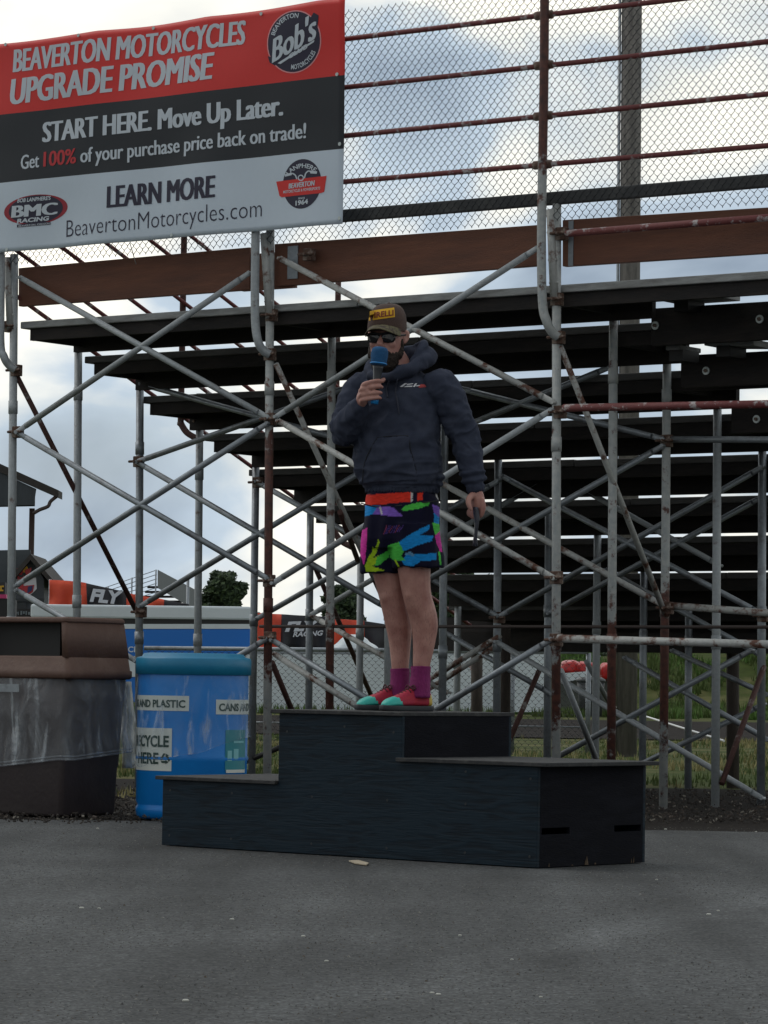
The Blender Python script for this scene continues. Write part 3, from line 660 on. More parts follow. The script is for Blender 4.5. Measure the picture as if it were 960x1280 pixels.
# round club emblem, upper right
M_pk = mat('print pale pink', L(225, 150, 155), .5)
bm = NB(); bpoly(bm, ell_px(369, 52, 34, 39.5), .0010); emb = obj('club_emblem', bm, M_pk, ban, normals=False)
bm = NB(); bpoly(bm, ell_px(369, 52, 32.6, 38), .0018); bpoly(bm, [(390, 24), (395, 16), (401, 20), (399, 36)], .0022); bpoly(bm, [(338, 78), (336, 70), (350, 74), (345, 82)], .0022); obj('disc', bm, M_navy, emb, normals=False)
bm = NB()
arc_text(bm, 'BEAVERTON', 369, 52, 25, 30, R(160), R(75), .20, .0030, False); arc_text(bm, 'MOTORCYCLES', 369, 52, 30, 34.5, R(262), R(333), .17, .0030, True)
obj('lettering', bm, M_bwht, emb, normals=False)
def free_text(bm, body, a, b, hpx, tilt_h, e, bold, shear=0, fat=0):
    """baseline a->b in pixels, letters standing along tilt_h"""
    put_text(bm, body, lambda s, t: bpx(a[0] + (b[0] - a[0]) * s + tilt_h[0] * t, a[1] + (b[1] - a[1]) * s - hpx(s) * t, e), bold, shear, maxlen=.3, fat=fat)
bm = NB(); free_text(bm, "Bob's", (341, 79), (397, 48), lambda s: 31 + 3 * s, (2.5, 0), .0030, 0, fat=.02); 
for q in ([(348, 79), (395, 50), (394, 53), (352, 80)],): bpoly(bm, q, .0030)
obj('lettering', bm, M_bwht, emb, normals=False)
bm = NB(); free_text(bm, 'CLUB', (362, 74), (386, 60), lambda s: 5.5, (.3, 0), .0030, .04); obj('lettering', bm, M_bwht, emb, normals=False)
# round dealer emblem, lower right
bm = NB(); bpoly(bm, ell_px(378, 230, 24.5, 31), .0010); emb = obj('dealer_emblem', bm, M_navy, ban, normals=False)
bm = NB(); bpoly(bm, [(345, 227), (409, 220), (406, 240), (402, 241.5), (352, 246.5), (349, 245)], .0018); obj('ribbon', bm, M_bred, emb, normals=False)
bm = NB()
arc_text(bm, 'LANPHERE', 378, 231, 21, 21, R(140), R(42), .26, .0030, False)
free_text(bm, 'BEAVERTON', (361, 236), (394, 232), lambda s: 6.5, (.6, 0), .0030, 0, fat=.010); free_text(bm, 'MOTORCYCLES & POWERSPORTS', (354, 241.8), (401, 237), lambda s: 3.4, (.3, 0), .0030, .02)
free_text(bm, 'SINCE', (373.5, 249.3), (382, 248.6), lambda s: 2.2, (0, 0), .0030, .02); free_text(bm, '1964', (370, 257), (386, 254.5), lambda s: 5.6, (0, 0), .0030, .04)
obj('lettering', bm, M_bwht, emb, normals=False)
bm = NB()
for q in ([(357, 219), (363, 217.5), (367, 217), (370, 219), (372, 224)], [(397, 215), (391, 214.5), (386, 214), (383, 217), (381.5, 223)]):
    for a, b in zip(q[:-1], q[1:]):
        d = V((b[0] - a[0], b[1] - a[1])); nn = V((-d.y, d.x)).normalized() * .8
        bpoly(bm, [(a[0] + nn.x, a[1] + nn.y), (b[0] + nn.x, b[1] + nn.y), (b[0] - nn.x, b[1] - nn.y), (a[0] - nn.x, a[1] - nn.y)], .0030)
for t in range(12):
    a0, a1 = 2 * math.pi * t / 12, 2 * math.pi * (t + 1) / 12
    bpoly(bm, [(377 + 4 * math.cos(a0), 222.5 + 4 * math.sin(a0)), (377 + 4 * math.cos(a1), 222.5 + 4 * math.sin(a1)), (377 + 2.6 * math.cos(a1), 222.5 + 2.6 * math.sin(a1)), (377 + 2.6 * math.cos(a0), 222.5 + 2.6 * math.sin(a0))], .0034)
for q in ([(356, 218), (365, 216), (365.5, 219), (357, 221)], [(388, 213.3), (397.5, 214.5), (397, 217.5), (389, 217)]): bpoly(bm, q, .0033)
obj('handlebar_motif', bm, M_bwht, emb, normals=False)
# oval racing emblem, lower left
bm = NB(); bpoly(bm, ell_px(45, 262, 39, 18.5), .0010); emb = obj('racing_emblem', bm, mat('print dark red', L(150, 22, 44), .5), ban, normals=False)
bm = NB(); bpoly(bm, ell_px(45, 262, 33, 17.5), .0018); bpoly(bm, [(22, 281), (62, 277), (62, 280.5), (22, 284.5)], .0022); obj('oval', bm, M_navy, emb, normals=False)
bm = NB(); free_text(bm, 'BMC', (15, 272.5), (71, 267.5), lambda s: 15, (1.5, 0), .0030, 0, fat=.028); free_text(bm, "BOB LANPHERE'S", (23, 253.5), (63, 249.5), lambda s: 4.6, (.8, 0), .0030, .03)
free_text(bm, 'RACING', (22, 279), (60, 275), lambda s: 5, (1, 0), .0030, .04); free_text(bm, 'BEAVERTON, OREGON', (24, 284), (61, 280), lambda s: 2.2, (0, 0), .0030, .01)
obj('lettering', bm, M_bwht, emb, normals=False)
for (x, y) in ((8, 55), (100, 43.5), (190, 32.5), (328, 15.5), (422, 93), (425, 180), (425, 273), (10, 312), (215, 294)):
    bm = NB(); c = bpx(x, y, .004); add_tube(bm, c - VV * .004, c, .012, seg=10); obj('grommet', bm, M_bolt, ban, origin=c)
pipe('tie_cord', bpx(163, 303, .01), FP(170, 330, 0, -.02), .003, M_white, ban)

# ------------------------------------------------------------------ winners' podium
pA, pB = G(202, 1057), G(671, 1086)
pu = (pB - pA).normalized(); pn = V((-pu.y, pu.x, 0)); PW = (pB - pA).length
c_ = hit(806, 1083, pB, pu); PD = max(.6, (V((c_.x, c_.y, 0)) - pB).dot(pn))
def pat(u, d, z): return pA + pu * u + pn * d + ZZ * z
def pu_of(px, py): return (hit(px, py, pA, pn) - pA).dot(pu)
hL = hit(202, 969.5, pA, pn).z; hR = hit(671, 953, pB, pn).z; hC = hit(348, 886.5, pA, pn).z
uC0, uC1 = pu_of(348, 960), pu_of(502, 960)
pod = thing('winners_podium', pA.copy(), 'black painted plywood three step winners podium standing on the asphalt', 'podium')
def ply(name, spec):
    m = bpy.data.materials.new(name); m.use_nodes = True; t = m.node_tree; b = t.nodes['Principled BSDF']
    tcn = N('ShaderNodeTexCoord', t); mpn = N('ShaderNodeMapping', t); mpn.inputs['Rotation'].default_value = (0, 0, -math.atan2(pu.y, pu.x)); 
    lk(t, tcn.outputs['Object'], mpn.inputs[0])
    mp2 = N('ShaderNodeMapping', t); mp2.inputs['Scale'].default_value = (.9, .9, 5.5); lk(t, mpn.outputs[0], mp2.inputs[0])
    nz = N('ShaderNodeTexNoise', t); nz.inputs['Scale'].default_value = 3.2; nz.inputs['Detail'].default_value = 3; nz.inputs['Distortion'].default_value = .6; lk(t, mp2.outputs[0], nz.inputs['Vector'])
    wv = N('ShaderNodeMath', t); wv.operation = 'MULTIPLY'; wv.inputs[1].default_value = 26; lk(t, nz.outputs[0], wv.inputs[0])
    sn = N('ShaderNodeMath', t); sn.operation = 'SINE'; lk(t, wv.outputs[0], sn.inputs[0])
    mp3 = N('ShaderNodeMapping', t); mp3.inputs['Scale'].default_value = (5, 5, 90); lk(t, mpn.outputs[0], mp3.inputs[0])
    fg = N('ShaderNodeTexNoise', t); fg.inputs['Scale'].default_value = 1.2; fg.inputs['Detail'].default_value = 3; lk(t, mp3.outputs[0], fg.inputs['Vector'])
    ad = N('ShaderNodeMath', t); ad.operation = 'MULTIPLY_ADD'; ad.inputs[1].default_value = .17; lk(t, sn.outputs[0], ad.inputs[0]); lk(t, fg.outputs[0], ad.inputs[2])
    big = N('ShaderNodeTexNoise', t); big.inputs['Scale'].default_value = 2.0; big.inputs['Detail'].default_value = 5; lk(t, mpn.outputs[0], big.inputs['Vector'])
    ad2 = N('ShaderNodeMath', t); ad2.operation = 'MULTIPLY_ADD'; ad2.inputs[1].default_value = .8; lk(t, big.outputs[0], ad2.inputs[0]); lk(t, ad.outputs[0], ad2.inputs[2])
    rr = N('ShaderNodeValToRGB', t); rr.color_ramp.elements[0].position = .45; rr.color_ramp.elements[0].color = (.002, .0052, .0095, 1); rr.color_ramp.elements[1].position = 1.25; rr.color_ramp.elements[1].color = (.007, .019, .031, 1)
    lk(t, ad2.outputs[0], rr.inputs[0])
    sc_ = N('ShaderNodeTexNoise', t); sc_.inputs['Scale'].default_value = 16; sc_.inputs['Detail'].default_value = 9; sc_.inputs['Roughness'].default_value = .72; lk(t, mpn.outputs[0], sc_.inputs['Vector'])
    sr = N('ShaderNodeMapRange', t); sr.inputs[1].default_value = .64; sr.inputs[2].default_value = .72; sr.inputs[3].default_value = 0; sr.inputs[4].default_value = .6; lk(t, sc_.outputs[0], sr.inputs[0])
    sm = N('ShaderNodeMix', t); sm.data_type = 'RGBA'; sm.inputs[7].default_value = (.02, .031, .04, 1); lk(t, sr.outputs[0], sm.inputs[0]); lk(t, rr.outputs[0], sm.inputs[6]); lk(t, sm.outputs[2], b.inputs['Base Color'])
    bp = N('ShaderNodeBump', t); bp.inputs['Strength'].default_value = .35; bp.inputs['Distance'].default_value = .004; lk(t, ad.outputs[0], bp.inputs['Height']); lk(t, bp.outputs[0], b.inputs['Normal'])
    b.inputs['Roughness'].default_value = .55; b.inputs['Specular IOR Level'].default_value = spec
    return m
M_ply = ply('black painted plywood', .2); M_ply_shade = mat('black plywood shade tone', (.004, .0045, .008), .75, 0, (.008, .009, .014), 4, .45, .7, .2, 40, (1, 1, 6), .3, spec=.12)  # ends and risers: same paint, shaded side's darkness put into the colour
# front and back panels: stepped outline, cut from board
th = .018
for d in (0, PD - th):
    bm = NB(); add_prism(bm, [pat(0, d, .004), pat(PW, d, .004), pat(PW, d, hR - th), pat(uC1, d, hR - th), pat(uC1, d, hC - th), pat(uC0, d, hC - th), pat(uC0, d, hL - th), pat(0, d, hL - th)], pn * th)
    obj('front_panel' if d == 0 else 'back_panel', bm, M_ply, pod, origin=pat(0, d, 0), bevel=.002)
bm = NB(); add_box(bm, pat(0, th, .004), pu * th, pn * (PD - 2 * th), ZZ * (hL - th - .004)); obj('side_panel', bm, M_ply_shade, pod, origin=pat(0, 0, 0))
bm = NB(); add_box(bm, pat(uC0, th, hL), pu * th, pn * (PD - 2 * th), ZZ * (hC - th - hL)); obj('riser', bm, M_ply_shade, pod, origin=pat(uC0, 0, hL))
bm = NB(); add_box(bm, pat(uC1 - th, th, hR), pu * th, pn * (PD - 2 * th), ZZ * (hC - th - hR)); obj('riser', bm, M_ply_shade, pod, origin=pat(uC1, 0, hR))
# right end with two hand holes
zs0 = .79 * (1 - (1043 - 853) / 232.0) ; zs0 = hit(740, 1041, pB, pu).z; zs1 = zs0 + .028
h0, h1, h2, h3 = [(hit(x, 1036, pB, pu) - pB).dot(pn) for x in (677, 712, 768, 801)]
bm = NB()
cells = [(th, PD - th, .004, zs0), (th, h0, zs0, zs1), (h1, h2, zs0, zs1), (h3, PD - th, zs0, zs1), (th, PD - th, zs1, hR - th)]
for a, b, z0, z1 in cells: add_box(bm, pat(PW - th, a, z0), pu * th, pn * (b - a), ZZ * (z1 - z0))
bmesh.ops.remove_doubles(bm, verts=bm.verts, dist=.0005)
obj('end_panel', bm, M_ply_shade, pod, origin=pat(PW, 0, 0))
for a in range(7):   # scuffed bare wood along the bottom edge
    d = .05 + random.random() * (PD - .1); hh = random.uniform(.01, .05); bm = NB(); add_prism(bm, [pat(PW + .0015, d, .006), pat(PW + .0015, d + random.uniform(.006, .02), .006), pat(PW + .0015, d + .006, hh)], pu * .001)
    obj('paint_chip', bm, mat('bare wood', (.09, .06, .035), .8), pod)
M_screw = mat('painted screw head', (.03, .034, .038), .5, .4)
for (u, z) in [(x, y) for x in (.05, .45, .95, 1.4, 1.85) for y in (.05, .26)] + [(uC0 + .05, .55), (uC0 + .4, .58), (uC1 - .05, .56), (PW - .04, .05), (PW - .04, .38), (PW - .4, .40)]:
    c = pat(u, -.001, z); bm = NB(); add_tube(bm, c, c + pn * .002, .006, seg=8); obj('screw', bm, M_screw, pod, origin=c)
M_top = mat('scuffed black step top', (.018, .019, .021), .7, 0, (.06, .058, .056), 14, .52, .75, .3, 60, var=.3)
for (u0, u1, z, o0, o1) in ((0, uC0, hL, .032, -.002), (uC0, uC1, hC, .04, .004), (uC1, PW, hR, .02, .06)):
    bm = NB(); add_box(bm, pat(u0 - o0, -.02, z - th), pu * (u1 - u0 + o0 + o1), pn * (PD + .04), ZZ * th); obj('step_top', bm, M_top, pod, origin=pat(u0, 0, z), bevel=.003)

# ------------------------------------------------------------------ recycling drum
dF = G(239, 1026.5); DR = .5 * 138 / F * (dF.y + .3); dC = V((dF.x, dF.y + DR, 0))
dC = V((P(239, 1000, dF.y + DR).x, dF.y + DR, 0)); dsc = (dF.y) / F
def dz(py): return P(239, py, dF.y).z
drum = thing('recycling_drum', dC.copy(), 'round blue recycling drum with teal rim and clear liner bag, beside the podium', 'recycling bin')
def lathe(name, prof, m, parent, c, seg=56):
    bm = NB(); add_loft(bm, [ering(c + ZZ * z, V((r, 0, 0)), V((0, r, 0)), seg) for r, z in prof]); return obj(name, bm, m, parent, origin=c)
zt, zr = dz(822), dz(843)
M_drum = mat('blue drum plastic', (.001, .20, .62), .4, 0, (.002, .165, .54), 2, .45, .7, .1, 20, var=.06); M_lid = mat('teal lid plastic', (.006, .18, .34), .45, 0, (.016, .225, .38), 3, .5, .7, .1, 30, var=.08)
lathe('body', [(DR - .02, .004), (DR - .004, .02), (DR, .05), (DR, dz(1012)), (DR - .008, dz(1009)), (DR - .008, dz(1007)), (DR, dz(1004)), (DR, dz(952)), (DR + .006, dz(949)), (DR, dz(945)), (DR, dz(900)), (DR, zr), (DR - .01, zt - .03)], M_drum, drum, dC)
lathe('rim', [(DR + .006, zr - .002), (DR + .014, zr), (DR + .014, zt - .008), (DR + .006, zt), (DR - .02, zt + .006), (DR - .03, zt + .022), (DR - .06, zt + .026), (DR - .13, zt + .018), (DR - .15, zt - .05)], M_lid, drum, dC)
def on_drum(px, py, e):
    """point on the drum wall seen at that place"""
    d = ray(px, py); ox, oy = CAM.x - dC.x, CAM.y - dC.y; r = DR + e
    a = d.x ** 2 + d.y ** 2; b = 2 * (ox * d.x + oy * d.y); c = ox * ox + oy * oy - r * r; q = max(0, b * b - 4 * a * c)
    return CAM + d * ((-b - math.sqrt(q)) / (2 * a))
def dang(px): p = on_drum(px, 900, 0); return math.atan2(p.x - dC.x, -(p.y - dC.y))
def drum_patch(name, x0, x1, y0, y1, m, e=.0025, par=drum):
    bm = NB(); a0, a1 = (dang(x0) if x0 is not None else R(-95)), (dang(x1) if x1 is not None else R(95)); n = 14
    f = lambda a, z: dC + V(((DR + e) * math.sin(a), -(DR + e) * math.cos(a), z))
    g = [[bm.verts.new(f(a0 + (a1 - a0) * i / n, z)) for i in range(n + 1)] for z in (dz(y1), dz(y0))]
    for i in range(n): bm.faces.new((g[0][i], g[0][i + 1], g[1][i + 1], g[1][i]))
    return obj(name, bm, m, par, normals=False)
def drum_text(body, a0, a1, yb, hpx, m, par, bold=.02, e=.005):
    h = hpx * dsc; bm = NB()
    put_text(bm, body, lambda s, t: dC + V(((DR + e) * math.sin(a0 + (a1 - a0) * s), -(DR + e) * math.cos(a0 + (a1 - a0) * s), dz(yb) + h * t)), bold, maxlen=.25)
    return obj('lettering', bm, m, par, normals=False)
M_stk = mat('white sticker', (.62, .66, .62), .5, var=.05); M_grn = mat('dark green print', (.01, .045, .035), .5)
st = drum_patch('sticker', 169, 236, 870, 889, M_stk); a1 = dang(231.5); drum_text('CANS AND PLASTIC', a1 - 1.62, a1, 884.5, 9, M_grn, st, .03)
st = drum_patch('sticker', 269.5, None, 874, 892.5, M_stk); a0 = dang(273); drum_text('CANS AND PLASTIC', a0, a0 + 1.62, 888, 9, M_grn, st, .03)
st = drum_patch('sticker', 168.8, 215.5, 911, 964.5, M_stk); a1 = dang(212); drum_text('RECYCLE', a1 - .98, a1, 934, 13.5, M_grn, st, .03); a2 = dang(199.5); drum_text('HERE', a2 - .62, a2, 955.5, 13.5, M_grn, st, .03)
bm = NB()
ac, zc = dang(207.5), dz(949)
def dsp(x, y, e=.005): a = ac + x / DR; return dC + V(((DR + e) * math.sin(a), -(DR + e) * math.cos(a), zc + y))
for k in range(3):      # three chasing arrows
    r_ = 2 * math.pi / 3 * k; rot = lambda x, y: (x * math.cos(r_) - y * math.sin(r_), x * math.sin(r_) + y * math.cos(r_))
    for q in ([(-.026, -.012), (.004, -.012), (.004, -.024), (-.020, -.024)], [(.004, -.006), (.022, -.018), (.004, -.030)]):
        bm.faces.new([bm.verts.new(dsp(*rot(x, y))) for x, y in q])
obj('recycling_symbol', bm, M_grn, st, normals=False)
st = drum_patch('sticker', 282, 306.5, 912, 963, mat('teal sticker', (.02, .23, .28), .4, var=.05)); st['label'] = 'teal sticker with pale print'
M_pale = mat('pale teal print', (.2, .5, .55), .5)
drum_patch('print_line', 292, 304, 926, 928.5, M_pale, .0045, st); drum_patch('print_block', 284.5, 290, 938, 951, M_pale, .0045, st); drum_patch('print_block', 292, 298, 936, 950, M_pale, .0045, st)
drum_patch('print_line', 283, 306, 962, 966, M_stk, .0045, st)
bm = NB(); n = 90; rg = []
rnd = random.Random(3)
for j in range(26):
    t = j / 25; ring = []
    for i in range(n):
        a = 2 * math.pi * i / n; yb = 958 - 38 * (.5 + .5 * math.sin(a - .2)) + 7 * noise.noise(V((math.cos(a) * 2, math.sin(a) * 2, 0)))
        z = dz(845) + (dz(yb) - dz(845)) * t
        r = DR + .010 + .010 * t + .012 * noise.noise(V((math.cos(a) * 3 + t, math.sin(a) * 3, z * 7))) + .010 * noise.noise(V((a * 2.5, z * 3 + a * 2, 4)))
        ring.append(dC + V((r * math.sin(a), -r * math.cos(a), z)))
    rg.append(ring)
add_path(bm, rg[-1] + rg[-1][:1], .0028, 6, 1, ends=False); add_loft(bm, rg, caps=False); o = obj('liner_bag', bm, film_mat('clear liner film', (.6, .7, .8), .045), drum); o['label'] = 'clear plastic liner hanging down outside the drum'  # tube along the bottom edge is a modelled glint on the hem

# ------------------------------------------------------------------ brown litter bin
bE = G(76, 1022); ba = R(38); bu = V((math.cos(ba), -math.sin(ba), 0)); bv = V((math.sin(ba), math.cos(ba), 0))
BW = .80; BDp = (hit(146, 1019, bE, bu) - bE).dot(bv)
def bat(u, d, z, tp=0.0):   # u from the front edge to the left (negative), d deep; tp widens
    cu, cdp = -BW / 2, BDp / 2
    return bE + bu * (cu + (u - cu) * (1 + tp)) + bv * (cdp + (d - cdp) * (1 + tp)) + ZZ * z
def bz(py): return hit(76, py, bE, V((0, 1, 0))).z
lit = thing('litter_bin', bE.copy(), 'brown hooded litter bin in a pale plastic bag, left of the blue drum', 'litter bin')
M_bin = mat('dark brown bin plastic', (.042, .032, .034), .6, 0, (.06, .05, .048), 3, .5, .7, .2, 40, var=.15); M_hood = mat('brown hood plastic', (.10, .052, .038), .65, 0, (.14, .085, .065), 4, .5, .72, .25, 40, var=.15)
def rrect(u0, u1, d0, d1, z, tp, r=.03, n=4):
    o = []
    for (cu, cdp, a0) in ((u1 - r, d0 + r, -90), (u1 - r, d1 - r, 0), (u0 + r, d1 - r, 90), (u0 + r, d0 + r, 180)):
        for i in range(n + 1):
            a = R(a0 + 90 * i / n); o.append(bat(cu + r * math.cos(a), cdp + r * math.sin(a), z, tp))
    return o
zr0, zr1 = bz(846), bz(838); ztop = bz(771)
bm = NB(); add_loft(bm, [rrect(-BW, 0, 0, BDp, z, tp) for z, tp in ((.004, -.03), (.02, -.005), (bz(962), .02), (bz(958), .035), (bz(900), .07), (zr0 - .004, .115))]); obj('bin_body', bm, M_bin, lit)
bm = NB(); add_loft(bm, [rrect(-BW, 0, 0, BDp, z, tp) for z, tp in ((zr0 - .01, .16), (zr0, .19), (zr1, .19), (zr1 + .004, .165), (bz(822), .14), (bz(820), .10))]); rim_ = obj('hood_rim', bm, M_hood, lit)
# hood: four corner posts (front/back openings), solid ends and a slab top
zo = bz(820); zh = bz(778)
bm = NB()
add_loft(bm, [rrect(-.04, 0, -.0, BDp, zo - .01, .13, .012), rrect(-.04, 0, 0, BDp, zh, .06, .012), rrect(-.04, 0, 0, BDp, zh + .001, .055, .012)])
obj('hood_side', bm, M_hood, lit)
bm = NB(); add_loft(bm, [rrect(-BW, -BW + .11, 0, BDp, zo - .01, .13, .02), rrect(-BW, -BW + .11, 0, BDp, zh, .06, .02), rrect(-BW, -BW + .11, 0, BDp, zh + .001, .055, .02)]); obj('hood_side', bm, M_hood, lit)
bm = NB(); add_loft(bm, [rrect(-BW, 0, 0, BDp, z, tp) for z, tp in ((zh, .065), (zh + .006, .085), (ztop - .008, .08), (ztop, .05))]); obj('hood_top', bm, M_hood, lit, bevel=.004)
bm = NB(); add_box(bm, bat(-BW + .1, .10, zo - .02, .1), bu * (BW - .185), bv * .02, ZZ * (zh - zo + .02)); obj('hood_shade_sheet', bm, M_black, lit)  # black sheet standing in for the shade inside the hood
bm = NB(); add_prism(bm, [bat(-.56, -.030, bz(866), .17), bat(-.29, -.030, bz(866), .17), bat(-.29, -.030, bz(856), .17), bat(-.56, -.030, bz(856), .17)], bv * .004); obj('label_plate', bm, M_galv, lit)
bm = NB(); rg = []; n = 120
per = rrect(-BW, 0, 0, BDp, 0, 0, .05, 29)
for j in range(26):
    t = j / 25; ring = []
    for i, p in enumerate(per):
        c = bat(-BW / 2, BDp / 2, 0); d = (p - c); a = math.atan2(d.dot(bv), d.dot(bu)); dd = d.normalized()
        yb = 953 - 11 * math.cos(a - .2) - 4 * math.sin(a * 5) + 9 * noise.noise(V((math.cos(a) * 2.5, math.sin(a) * 2.5, 2)))
        z = zr0 - .012 + (bz(yb) - zr0 + .012) * t
        k = 1.13 + .02 * t + .055 * t * t * max(0, math.cos(a - .35))
        q = c + d * k + dd * (.030 * noise.noise(V((d.x * 7, d.y * 7, z * 4))) * (.3 + t) + .014 * noise.noise(V((d.x * 22 + z * 9, d.y * 22, z * 6 + 4))))
        ring.append(q + ZZ * z)
    rg.append(ring)
add_path(bm, rg[-1] + rg[-1][:1], .006, 6, 1, ends=False); add_path(bm, rg[-2] + rg[-2][:1], .005, 6, 1, ends=False); add_loft(bm, rg, caps=False); o = obj('liner_bag', bm, film_mat('milky liner film', (.50, .55, .60), .17, 6), lit); o['label'] = 'pale plastic liner bag hanging below the hood'  # two hem tubes paint a pale glint along the bag's lower edge
bm = NB(); rg = []
for j in range(16):
    t = j / 15; c = P(157 + 4 * math.sin(t * 2), 852 + t * 108, bE.y + .55); ring = []
    for i in range(18):
        a = 2 * math.pi * i / 18; r = 1 + .35 * noise.noise(V((math.cos(a) * 1.5, math.sin(a) * 1.5, t * 4)))
        ring.append(c + V((math.cos(a) * .040 * r, math.sin(a) * .05 * r, 0)))
    rg.append(ring)
add_loft(bm, rg); o = obj('bag_tail', bm, film_mat('cream bag film', (.72, .70, .60), .75, 7), lit)

# ------------------------------------------------------------------ far things
def FPY(px, py, Y): return P(px, py, Y)
def card(bm, x0, x1, y0, y1, Y, dep=.1, mi=0, slope=0.0):
    a, b = P(x0, y1, Y), P(x1, y1 + slope * (x1 - x0), Y); h = P(x0, y0, Y).z - a.z
    add_prism(bm, [a, b, b + ZZ * h, a + ZZ * h], V((0, dep, 0)), mi)
# utility pole
pp = P(784, 945, 37.0); pole = thing('utility_pole', V((pp.x, 37, 0)), 'tall weathered grey wooden utility pole behind the grandstand', 'utility pole')
a, b = P(783, 945, 37), P(790.5, -80, 37); a.z = -.05
bm = NB(); add_tube(bm, a, b, .115, .112, seg=20); obj('pole', bm, mat('weathered pole wood', (.16, .15, .14), .9, 0, (.09, .085, .08), 5, .4, .65, .5, 50, (4, 4, .5), .3), pole)
bm = NB(); off = V((-.135, -.02, 0)); add_tube(bm, a + off, b + off, .017, seg=8); obj('conduit', bm, M_galv, pole)
# low chain-link fence behind
lf = thing('low_chain_link_fence', P(640, 945, 37.3) * 1, 'low grey chain link fence behind the grandstand in front of the white panel', 'fence')
lf.location.z = 0
zt_ = P(640, 817, 37.3).z
x0, x1 = P(180, 817, 37.3).x, P(735, 817, 37.3).x
pipe('top_rail', V((x0, 37.3, zt_)), V((x1, 37.3, zt_ + .03)), .025, M_galv, lf)
for px in (335, 490, 640, 735):
    q = P(px, 900, 37.3); pipe('fence_post', V((q.x, 37.33, -.03)), V((q.x, 37.33, zt_ + .02)), .03, M_galv, lf)
chainlink('wire_mesh', x0, x1, .02, zt_, .037, .037, .0028, lambda u, z, d: V((u, 37.27 + d, z)), lf, M_wire)
pipe('bottom_wire', V((x0, 37.29, P(330, 903, 37.3).z)), V((x1, 37.29, P(330, 903, 37.3).z)), .009, M_galv, lf)
# white trailer-sized panel beyond the track
wp = thing('vinyl_hoarding', V((P(500, 890, 79).x, 79, 0)), 'long plain white panel standing beyond the low chain link fence', 'panel')
bm = NB(); card(bm, 300, 686, 818, 890, 79, .12); obj('sheet', bm, mat('white vinyl sheet', (.62, .68, .72), .6, 0, (.52, .58, .62), .8, .4, .7, .15, 3, var=.04), wp)
bm = NB(); card(bm, 300, 686, 814, 818, 79, .12); obj('frame', bm, M_galv, wp)
bm = NB()
for (a, b, c, d) in ((582, 600, 829, 830.5), (586, 597, 833, 834.5), (588, 590, 824, 838), (593, 596, 826, 836)): card(bm, a, b, c, d, 78.99, .004)
obj('faint_marking', bm, mat('faded red print', (.50, .36, .36), .6), wp)
# blue box trailer
tr_ = thing('box_trailer', V((P(190, 890, 80).x, 80, 0)), 'blue box trailer with a white roof seen under the grandstand', 'trailer')
M_tb = mat('blue trailer side', (.004, .15, .56), .4, var=.05); M_tw = mat('white trailer side', (.62, .68, .72), .45, 0, (.5, .55, .6), .7, .5, .75, var=.04)
bm = NB(); card(bm, 40, 312, 786, 878, 80, 2.4); obj('body', bm, M_tb, tr_, bevel=.03)
bm = NB(); card(bm, 38, 313.5, 755, 772, 79.98, 2.44, slope=.012); obj('roof', bm, M_tw, tr_, bevel=.05)
bm = NB(); card(bm, 40, 312, 772.5, 779, 80.02, 2.36, slope=.006); obj('dark_band', bm, M_black, tr_)
bm = NB(); card(bm, 39.5, 312.3, 780, 786, 79.99, 2.42); obj('white_band', bm, M_tw, tr_)
bm = NB(); card(bm, 158, 171, 820, 846, 79.97, .02); obj('white_patch', bm, M_tw, tr_)
bm = NB(); a = P(160, 815, 79.96); b = P(172, 815, 79.96); put_text(bm, 'CL', lambda s, t: a.lerp(b, s) + ZZ * t * .13, .02, maxlen=0); obj('lettering', bm, M_tw, tr_, normals=False)
for px in (90, 240):
    c = P(px, 884, 80.2); c.z = .36; bm = NB(); add_tube(bm, c, c + V((0, .25, 0)), .36, seg=24); obj('wheel', bm, M_black, tr_, origin=c)
# orange race banners
M_or = mat('orange banner cloth', (.75, .085, .03), .6, 0, (.62, .06, .03), 1.2, .4, .7, .2, 4, var=.08); M_bk = mat('black banner cloth', (.02, .02, .026), .6, var=.2); M_bw = mat('white banner print', (.62, .64, .68), .6, var=.05)
def cloth(bm, xl, xr, yt0, yt1, yb0, yb1, Y, mi, n=18):
    """hanging cloth strip, wavy, two-sided with thickness"""
    rows = []
    for j in range(7):
        t = j / 6; r = []
        for i in range(n + 1):
            s = i / n; x = xl + (xr - xl) * s; y = (yt0 + (yt1 - yt0) * s) * (1 - t) + (yb0 + (yb1 - yb0) * s) * t
            p = P(x, y, Y); p.y += .10 * math.sin(x * .22 + t * 2) * t + .08 * noise.noise(V((x * .08, t * 2, Y))); r.append(p)
        rows.append(r)
    add_loft(bm, rows, mi, caps=False, closed=False)
def race_banner(name, label, segs, texts, Y, zg=0):
    c = P(segs[0][0], 800, Y); t = thing(name, V((c.x, Y, zg)), label, 'banner', 'orange race banners beyond the grandstand')
    bm = NB()
    for (xl, xr, a, b, c_, d, mi) in segs: cloth(bm, xl, xr, a, b, c_, d, Y, mi)
    bmesh.ops.remove_doubles(bm, verts=bm.verts, dist=.001)
    o = obj('cloth', bm, [M_or, M_bk, M_bw], t, normals=True); s = o.modifiers.new('thick', 'SOLIDIFY'); s.thickness = .03
    for (body, p0, p1, h, bold) in texts:
        bm = NB(); put_text(bm, body, lambda s, q: P(p0[0] + (p1[0] - p0[0]) * s, p0[1] + (p1[1] - p0[1]) * s - h * q, Y - .22), bold, .25, maxlen=0); obj('lettering', bm, M_bw, t, normals=False)
    for px in (segs[0][0] + 1, segs[-1][1] - 1):
        q = P(px, segs[0][2] - 1, Y + .1); bm = NB(); add_tube(bm, V((q.x, q.y, ground_z(q.x, q.y) - .1)), q, .04, seg=8); obj('pole', bm, M_galv, t)
    return t
